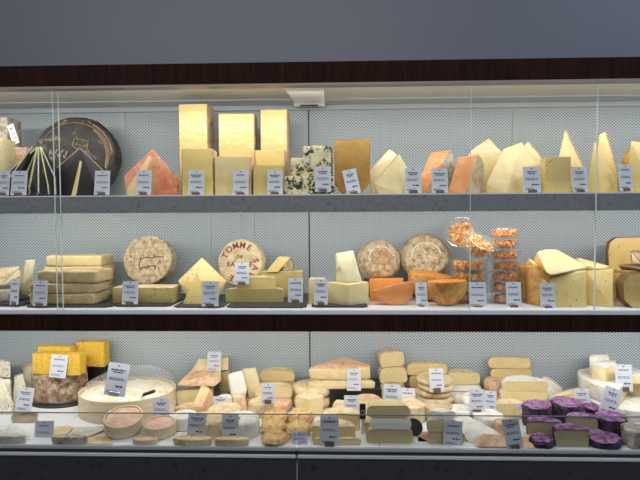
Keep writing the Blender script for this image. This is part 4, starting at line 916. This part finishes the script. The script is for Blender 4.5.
# ---- front row behind the glass riser, from the left
H('brown wrapped block at the far left behind the white crumpled cheese', [(11, 417, .10), (37, 417, .10), (34, None, .07), (12, None, .07), (13, 414, .16), (38, 415, .16), (36, None, .17), (13, None, .17)], 'B', M['bb'], wrap=True)
H('crumpled bright white fresh cheese at the far left by the sill', [(-8, 431, .0), (4, 427, .0), (16, 424.5, .0), (25, 430, -.02), (32, 441, -.06), (31, None, -.07), (20, None, -.08), (4, None, -.05), (-8, None, -.05), (0, 427, .04), (24, None, .02), (-6, None, .04), (14, 425, .04)], 'B', M['fresh'], rough=.007, bev=.005)
W('grey-beige flat piece at the very front in the left corner', 10, -.094, 'B', 17, 8, M['rg2'], M['rg2'], sy=.22)
H('flat wedge with a pale top right of the dark-grey card, left front', [(50, 438, -.055), (70, 428.5, .02), (73, 430, .0), (60, 441, -.07), (50, None, -.06), (61, None, -.075), (73, None, .0), (70, None, .02), (55, 431, .02), (54, None, .02)], 'B', M['ol'], M['rc'], 't', th=.6)
H('long flat wedge with a grey-white top, between left card and small boxes', [(66, 440, -.065), (71, 428, .02), (103, 426.5, .02), (104, 429, .0), (74, 442, -.08), (68, None, -.07), (75, None, -.085), (104, None, .0), (102, None, .03), (72, None, .03)], 'B', M['ol'], M['rg2'], 't', th=.6)
H('low ochre slice under the tilted small box at the left front', [(84, 445, -.09), (107, 436, -.04), (112, 446, -.09), (84, None, -.10), (112, None, -.10), (109, None, -.04), (88, 441, -.06), (88, None, -.05)], 'B', M['ol'], M['rc'], 't', th=.6)
W('low brown-grey rind piece at the sill below the long flat wedge', 70, -.095, 'B', 19, 8, M['rg'], M['rg'], sy=.22)
W('white flat round partly hidden by the dark card, left of the pale wheel', 183, .035, 'B', 13, 13, M['wh'], M['rw'])
W('low cream piece at the sill under the left dark card', 193, -.093, 'B', 20, 7.5, M['cr'], M['rc'], sy=.3)
W('pale yellow wheel piece with a smooth side, behind two dark cards', 209, .01, 'B', 18, 16, M['y2'], M['rc'], a=(-120, 150), rnd=.006)
W('white-rinded wheel piece with its bright top, right of the dark cards', 240, .0, 'B', 18, 17, M['cr'], M['rw'], a=(-100, 190), rnd=.010, rough=.002)
W('low cream piece at the sill under the right dark card', 232, -.094, 'B', 18, 7.5, M['cr'], M['rc'], sy=.25)
W('cream round in the second row behind the two dark cards', 226, .115, 'B', 17, 14, M['cr'], M['rc'])
W('cream half round in the second row left of the dark cards', 190, .105, 'B', 15, 14, M['y2'], M['rp'], a=(0, 180))
# orange small cheeses
def puck(lb, px, Y, base, rpx=13, hpx=11, mat='orr', rot=(0, 0, 0)):
    return W(lb, px, Y, base, rpx, hpx, M['cr'], M[mat], rnd=.014, bulge=.002, rough=.002, dome=-.004, group='small orange wrinkled cheeses', rot=rot)
puck('small orange wrinkled cheese at the front left of its pile', 276, -.056, 'B', 13.0, 8.5, 'orr')
puck('small orange wrinkled cheese second from the front left in its pile', 271.5, .018, 'B', 12.5, 9.5)
puck('small orange wrinkled cheese at the back left of its pile', 275, .10, 'B', 13, 10)
puck('small orange wrinkled cheese in front right of the pile, beside a card', 298, .005, 'B', 12.5, 10)
puck('paler striped small orange cheese at the back right of the pile', 300, .09, 'B', 12.5, 11.5, 'orr')
W('cut cream wheel behind the dark card, its upper half', 341, .055, 'B', 19, 16, M['cr'], M['rc'], a=(-10, 190), rnd=.008)
W('half cream wheel with its cut face behind the dark card', 334, -.035, 'B', 21.5, 13, M['cr'], M['rc'], a=(0, 180), rnd=.007)
W('low cream piece at the sill left of the dark card stem', 322, -.088, 'B', 9, 6, M['cr'], M['rc'], a=(0, 180), sy=.4)
W('low cream piece at the sill right of the dark card stem', 348, -.088, 'B', 12, 6, M['cr'], M['rc'], a=(0, 180), sy=.4)
kn = tag(empty('cheese_knife', on(363, .0, ZB)), 'white-handled knife with a black tag standing between two cheeses', 'knife')
bm = hull_bm([Vector((x, y, z)) for x in (-.006, .006) for y in (-.003, .004) for z in (0, .055)], .002, 2); mk('handle', bm, M['steel'], kn, 40)
bm = hull_bm([Vector((x, y, z)) for x in (-.012, .010) for y in (-.002, .005) for z in (.056, .112)], .002, 2); mk('black_tag', bm, M['black'], kn, 40)
bm = strokes([[(.005*math.cos(R(q)), .007*math.sin(R(q))) for q in range(-60, 200, 20)]], .0018, .0006); bmesh.ops.transform(bm, matrix=Matrix.Translation((0, -.0025, .084)) @ Matrix.Rotation(R(90), 4, 'X'), verts=bm.verts[:]); mk('emblem', bm, M['glossw'], kn)
# centre stack
z_ = stack(390, -.07, BASE['B'], [('half cheese lowest in the front centre stack of three', 23.5, 13, hf, M['soft'], M['rc'], 0, 0), ('white-rinded middle cheese in the front centre stack of three', 20.5, 11, hf, M['wh'], M['rw'], 1, 0), ('half cheese topping the front centre stack of three', 21.5, 12, hf, M['soft'], M['cr'], -1, 0)])
W('small black slate disc standing on edge right of the centre stack', 416, .0, 'B', 8.5, 2, M['slate'], rot=(80, 0, -20), name='slate_disc', cat='slate', rough=0, rnd=.001)
W('tan rinded piece left of the centre stack at the sill', 369, .03, 'B', 7, 12, M['rt'], M['rc'], a=(0, 360))
H('brown wooden board corner at the sill right of the centre stack', [(417, 434, .01), (432, 434, .02), (437, None, -.05), (420, None, -.05), (420, None, .03), (434, None, .03)], 'B', M['board'], name='board', cat='board')
stack(446, -.065, BASE['B'], [('lower half cheese behind the tilted card, centre right', 19, 11, hf, M['soft'], M['rc'], 2, 0), ('white-topped upper half cheese behind the tilted card, centre right', 16, 12, hf, M['cr'], M['rw'], -2, 0), ('white round on top of the half cheese, centre right', 13.5, 6, (20, 160), M['wh'], M['rw'], -2, 0)])
# long pale wedges
H('long pale wedge with a white rind sloping down to the right', [(452, 423, .0), (462, 416, .04), (470, 417, .06), (509, 437, -.02), (500, 440, -.05), (470, 441, -.06), (472, None, -.065), (455, None, -.01), (468, None, .07), (510, None, -.03), (502, None, -.06)], 'B', M['cr'], M['rw'], 't', th=.2)
H('flat wedge with a tan cut face at the sill, left of the leaning card', [(476, 439, -.07), (484, 434, -.04), (512, 436, -.05), (513, 440, -.075), (514, None, -.10), (476, None, -.10), (480, None, -.03), (512, None, -.04)], ZB+.004, M['soft'], M['rp'], 't')
W('small rounded tan-topped piece behind the leaning card', 500, .03, 'B', 8.5, 13, M['cr'], M['rp'], a=(0, 360))
W('white low round under the glass edge, right of centre', 487, .09, 'B', 15, 12, M['wh'], M['rw'])
W('white round beside the low one under the glass edge', 460, .13, 'B', 12, 12, M['cr'], M['rw'])
H('flat tan wedge at the sill right of the leaning card', [(522, 436, -.03), (530, 433, .0), (537, 441, -.06), (536, None, -.09), (520, None, -.10), (526, None, .0)], 'B', M['soft'], M['rp'], 't')
# second row under the glass edge
for px, Y, rp_, hp_, pm, rm, a_, lb in ((262, .20, 13, 13, 'cr', 'rc', (0, 360), 'cream round in the second row, behind the orange wrinkled cheeses'), (368, .19, 14, 15, 'cr', 'rp', (0, 180), 'pinkish half round in the second row, left of the leaning tan stack'),
        (412, .15, 14, 17, 'cr', 'rc', (0, 360), 'cream round in the second row, behind the black slate disc'), (512, .145, 16, 15, 'y2', 'rc', (0, 180), 'pale half round in the second row, below the front white-topped stack'), (438, .14, 15, 14, 'y2', 'rt', (0, 360), 'tan-edged round in the second row, before the thin rounds')):
    W(lb, px, Y, 'B', rp_, hp_, M[pm], M[rm], a=a_, rnd=.006)
BC = [(51, 353.5, 68, 376.5, .235, 'white price card leaning on the yellow blue-spotted slabs', 5, None, 0), (14.5, 387, 31, 412, .135, 'white price card before the blue-veined wedges', 6, None, 0),
 (103, 363, 125, 396, .05, 'large grey price card clipped on the rim of the large creamy box', 8, 'steel', 0), (206, 352.5, 220, 373, .31, 'white price card on the topmost white-edged wedge', 0, None, 0),
 (150, 400, 168, 424, .03, 'grey price card on the level small wooden box', 0, 'brn', 0), (212, 398, 227, 414.5, .13, 'grey price card before the small cream wedges', 0, None, 0),
 (261, 383.5, 275, 404, .11, 'grey price card before the rear stack of soft halves', 0, 'brn', 0), (347, 369, 361, 391, .235, 'white price card on the large pink-topped wedges', 0, None, 0),
 (344, 394, 359, 415, .13, 'grey price card before the low half wheel', 0, None, 0), (383, 384.5, 400, 411, .10, 'grey price card before the leaning tan stack', 3, 'brn', 0),
 (399, 390, 415, 415, .16, 'paler price card tucked right behind the one of the tan stack', 4, None, 0), (430, 368.5, 444, 392, .20, 'grey price card standing on the stack of thin rounds', -2, 'brn', 0),
 (470, 390, 485, 414, .10, 'grey price card on the left of two crossed cards', 0, 'brn', 0), (485, 393, 497, 415, .12, 'white price card on the right of two crossed cards', 6, None, 0),
 (516, 402, 531, 412, .16, 'short grey card lying before the front white-topped stack', -3, None, 0), (578, 391, 593, 414, .145, 'white price card behind the purple cheeses', -2, None, 0),
 (615.5, 364, 632, 390, .18, 'grey price card standing on the big white wheel', 0, 'brn', 0), (599, 388, 617, 416, .075, 'dark grey price card tilted right above the lavender cheese', 20, 'brn', 0),
 (31.5, 422, 51.5, 447, -.06, 'dark grey price card at the far left of the front row', 0, None, 0), (185, 414.5, 204, 441, -.09, 'left of two dark cards in front of the pale wheel', 4, 'brn', 0),
 (221, 415.5, 238, 444, -.09, 'right of two dark cards in front of the pale wheel', 0, 'brn', 0), (291, 434, 308, 449, -.105, 'low dark card before the orange wrinkled cheeses', -4, None, 0),
 (320, 416, 339, 446, -.10, 'dark price card before the cut cream wheel', 0, 'brn', 0), (444, 423.5, 463, 449, -.10, 'tilted dark price card centre right of the front row', 4, None, 0),
 (507, 419, 524, 449, -.105, 'leaning dark price card left of the purple cheeses', -9, 'brn', 0)]
for x0, y0, x1, y1, Y, lb, t_, cl, _ in BC: card(x0, y0, x1, y1, Y, lb, t_, clip=cl, cliph=4.5)
# ------------------------------------------------------------ small shifts (metres) that keep neighbours from touching
SHIFT = {
 'cheese_wedge.001': (0.007, 0.0102),
 'cheese_wedge.002': (0.0016, -0.018),
 'cheese_wedge.003': (-0.006, 0.018),
 'cheese_wedge.004': (0.0047, -0.0045),
 'cheese_wedge.005': (0.0013, 0.0021),
 'cheese_wedge.006': (0.007, -0.0029),
 'cheese_wedge.007': (0.0016, 0.0048),
 'board.002': (0.0007, 0.0152),
 'board.003': (-0.007, -0.0049),
 'price_card.008': (0, 0.018),
 'price_card.022': (-0.0062, 0.018),
 'price_card.023': (0, 0.018),
 'price_card.024': (0, 0.018),
 'price_card.025': (0, 0.018),
 'price_card.026': (0, -0.018),
 'price_card.027': (0.0014, -0.0008),
 'price_card.029': (0.0007, 0.0152),
 'price_card.030': (0, 0.018),
 'price_card.031': (0, 0.018),
 'price_card.034': (0, -0.018),
 'price_card.035': (-0.0015, -0.0005),
 'price_card.036': (0, 0.018),
 'price_card.037': (0, -0.0048),
 'price_card.038': (0, 0.0016),
 'price_card.039': (0, 0.018),
 'price_card.040': (0, -0.018),
 'price_card.041': (0, 0.018),
 'price_card.042': (-0.007, -0.018),
 'price_card.043': (0, 0.0096),
 'price_card.044': (0, 0.0112),
 'price_card.045': (0, 0.0128),
 'price_card.046': (0, 0.008),
 'price_card.047': (0, 0.018),
 'price_card.049': (0, 0.018),
 'cheese_block.019': (-0.007, -0.0119),
 'cheese_block.020': (-0.007, -0.0119),
 'cheese_block.021': (0.007, 0.0061),
 'wooden_box': (-0.007, -0.018),
 'wooden_box.001': (0, -0.0144),
 'wooden_box.002': (-0.007, -0.018),
 'wooden_box.003': (0, -0.0064),
 'cheese_wedge.022': (0, -0.0112),
 'cheese_wedge.027': (0.007, 0.0037),
 'cheese_wedge.039': (-0.0064, -0.0001),
 'cheese_wedge.041': (-0.0014, 0.0008),
 'plastic_tub': (0.007, -0.0123),
 'plastic_tub.001': (0.007, -0.0123),
 'plastic_tub.002': (0.007, -0.0123),
 'plastic_tub.003': (0.007, -0.0123),
 'plastic_tub.004': (0.007, -0.0123),
 'plastic_tub.005': (0.007, -0.0123),
 'plastic_tub.006': (0.007, -0.0123),
 'plastic_tub.007': (0.0057, 0.0007),
 'plastic_tub.008': (0.0057, 0.0007),
 'plastic_tub.009': (0.0057, 0.0007),
 'plastic_tub.010': (0.0057, 0.0007),
 'plastic_tub.011': (0.0057, 0.0007),
 'round_cheese.005': (-0.007, 0.0011),
 'round_cheese.009': (-0.007, 0.0058),
 'round_cheese.010': (0.007, 0.018),
 'cheese_block.002': (-0.007, 0.0002),
 'cheese_block.008': (-0.0015, 0.0004),
 'cheese_block.009': (-0.007, -0.0022),
 'cheese_block.010': (0.0032, -0.0004),
 'cheese_block.011': (0.0032, -0.0004),
 'cheese_block.012': (0.0032, -0.0004),
 'cheese_wedge.011': (0.0046, 0.0012),
 'cheese_wedge.012': (0.0031, 0.018),
 'cheese_wedge.013': (0, -0.018),
 'cheese_wedge.014': (0, 0.0112),
 'cheese_wedge.015': (0, -0.0112),
 'cheese_wedge.016': (0, 0.0144),
 'cheese_wedge.017': (0, 0.018),
 'cheese_wedge.018': (-0.007, -0.018),
 'cheese_block.013': (0.007, -0.0169),
 'cheese_wedge.023': (-0.0015, 0.0005),
 'cheese_wedge.024': (0.0015, -0.0005),
 'round_cheese.003': (0, -0.0048),
 'round_cheese.006': (0, -0.0048),
 'cheese_block.015': (0.007, 0.0037),
 'cheese_wedge.029': (0, -0.0048),
 'cheese_half.001': (-0.007, -0.018),
 'cheese_half.002': (0.0062, -0.0066),
 'round_cheese.008': (-0.007, 0.018),
 'round_cheese.011': (-0.007, -0.018),
 'cheese_wedge.030': (0.0013, -0.0013),
 'cheese_wedge.031': (0.007, 0.0085),
 'cheese_wedge.032': (0.0032, -0.018),
 'cheese_wedge.033': (0.007, 0.0129),
 'cheese_wedge.034': (0.007, 0.0129),
 'cheese_block.018': (0.007, 0.018),
 'cheese_wedge.035': (0, 0.008),
 'cheese_wedge.036': (0.0014, -0.0007),
 'cheese_wedge.037': (0.0014, -0.0007),
 'cheese_wedge.038': (0.0014, -0.0007),
 'cheese_wedge.040': (-0.0064, -0.0001),
 'cheese_wedge.042': (0.0064, -0.0047),
 'cheese_wedge.043': (-0.003, 0.014),
 'round_cheese.012': (-0.007, -0.0119),
 'round_cheese.013': (0.007, 0.018),
 'cheese_wedge.044': (0.0007, 0.0152),
 'cheese_wedge.045': (0.0007, 0.0152),
 'cheese_wedge.046': (0, 0.0112),
 'cheese_wedge.047': (0, 0.0112),
 'cheese_wedge.048': (0, -0.0032),
 'cheese_wedge.049': (0.007, 0.0051),
 'cheese_wedge.050': (0.007, 0.0051),
 'cheese_wedge.051': (-0.0064, 0.0102),
 'cheese_wedge.052': (-0.0016, 0.0157),
 'round_cheese.014': (-0.007, 0.018),
 'round_cheese.015': (-0.007, 0.018),
 'round_cheese.016': (-0.007, 0.018),
 'round_cheese.018': (0.007, 0.018),
 'cheese_wedge.053': (0, -0.0016),
 'cheese_wedge.054': (0.0069, -0.0065),
 'cheese_wedge.055': (0.0069, -0.0065),
 'round_cheese.021': (0, 0.0176),
 'round_cheese.022': (0.007, 0.0113),
 'round_cheese.023': (0.007, 0.0113),
 'round_cheese.024': (0.007, 0.0113),
 'round_cheese.025': (-0.007, 0.0071),
 'round_cheese.026': (-0.007, 0.0071),
 'round_cheese.027': (-0.007, 0.0071),
 'round_cheese.034': (-0.0048, 0.018),
 'round_cheese.035': (-0.0048, 0.018),
 'round_cheese.040': (0, 0.0072),
 'round_cheese.041': (0, 0.0072),
 'round_cheese.042': (0, 0.0072),
 'round_cheese.043': (0, 0.0072),
 'round_cheese.045': (-0.007, -0.0139),
 'round_cheese.046': (-0.007, -0.0139),
 'cheese_wedge.056': (0.007, 0.018),
 'cheese_wedge.057': (-0.007, -0.018),
 'round_cheese.048': (0.007, 0.018),
 'cheese_wedge.058': (0.007, 0.018),
 'cheese_wedge.059': (0.007, 0.018),
 'cheese_wedge.060': (0.007, 0.018),
 'round_cheese.049': (0, -0.0112),
 'round_cheese.054': (0.007, -0.0082),
 'round_cheese.055': (-0.0047, 0.017),
 'round_cheese.056': (-0.007, -0.018),
 'round_cheese.059': (0.007, 0.018),
 'cheese_wedge.061': (0.0014, -0.0008),
 'cheese_wedge.063': (-0.007, 0.018),
 'cheese_wedge.064': (0.007, 0.0015),
 'cheese_wedge.065': (0.0028, -0.0015),
 'round_cheese.064': (-0.007, -0.018),
 'round_cheese.065': (0.007, -0.0057),
 'round_cheese.068': (0, -0.0048),
 'round_cheese.074': (0, -0.016),
 'round_cheese.075': (0, -0.0112),
 'round_cheese.082': (-0.007, -0.0049),
 'round_cheese.083': (-0.007, -0.0049),
 'round_cheese.084': (-0.007, -0.0049),
 'cheese_wedge.066': (-0.007, 0.0058),
 'cheese_wedge.068': (-0.007, -0.0112),
 'round_cheese.089': (0, 0.0016),
 'round_cheese.091': (0, 0.0016),
 'round_cheese.050': (0.001, -0.0029),
 'round_cheese.052': (0, -0.018),
 'round_cheese.053': (-0.0016, 0.018),
 'round_cheese.057': (0.0047, -0.0106),
 'round_cheese.058': (0.007, 0.018),
 'riser_block.001': (-0.007, 0.0011),
 'riser_block.002': (-0.007, 0.0058),
 'riser_block.003': (0.007, 0.018),
 'riser_block.004': (0, 0.008),
 'riser_block.005': (0.007, 0.0061),
 'riser_block.006': (0.007, 0.0051),
 'riser_block.007': (0.0069, -0.0065),
 'round_cheese': (0, 0.0112),
 'round_cheese.007': (0.007, 0.0037),
 'round_cheese.017': (0.007, 0.018),
 'round_cheese.019': (0.0069, -0.0065),
 'round_cheese.020': (0.0069, -0.0065),
 'round_cheese.028': (-0.0029, 0.0083),
 'round_cheese.029': (-0.0029, 0.0083),
 'round_cheese.030': (-0.0029, 0.0083),
 'round_cheese.031': (-0.0029, 0.0083),
 'round_cheese.032': (-0.0029, 0.0083),
 'round_cheese.033': (-0.0048, 0.018),
 'round_cheese.036': (0.007, 0.0023),
 'round_cheese.037': (0.007, 0.0023),
 'round_cheese.038': (0.007, -0.0002),
 'round_cheese.039': (0.007, -0.0002),
 'round_cheese.044': (-0.007, -0.0139),
 'round_cheese.047': (0.007, 0.018),
 'round_cheese.061': (0, -0.0016),
 'round_cheese.062': (-0.0008, 0.018),
 'round_cheese.063': (0, -0.0016),
 'round_cheese.066': (0, -0.0032),
 'round_cheese.067': (0, -0.018),
 'round_cheese.069': (-0.0025, -0.0116),
 'round_cheese.070': (0.0063, 0.0011),
 'round_cheese.071': (-0.0016, 0.0018),
 'round_cheese.072': (0.0025, -0.006),
 'round_cheese.073': (0.0016, 0.0078),
 'round_cheese.085': (0.007, -0.018),
 'round_cheese.086': (0.0024, -0.0076),
 'round_cheese.087': (0.0002, 0.0061),
 'round_cheese.088': (0.0013, -0.018),
 'round_cheese.090': (-0.007, -0.018),
 'round_cheese.092': (0, 0.0092),
 'slate_disc': (-0.007, -0.0049),
 'slate_plate': (-0.007, -0.0119),
}
for n_, (dx_, dy_) in SHIFT.items():
    o_ = bpy.data.objects.get(n_)
    if o_ and not o_.parent: o_.location.x += dx_; o_.location.y += dy_
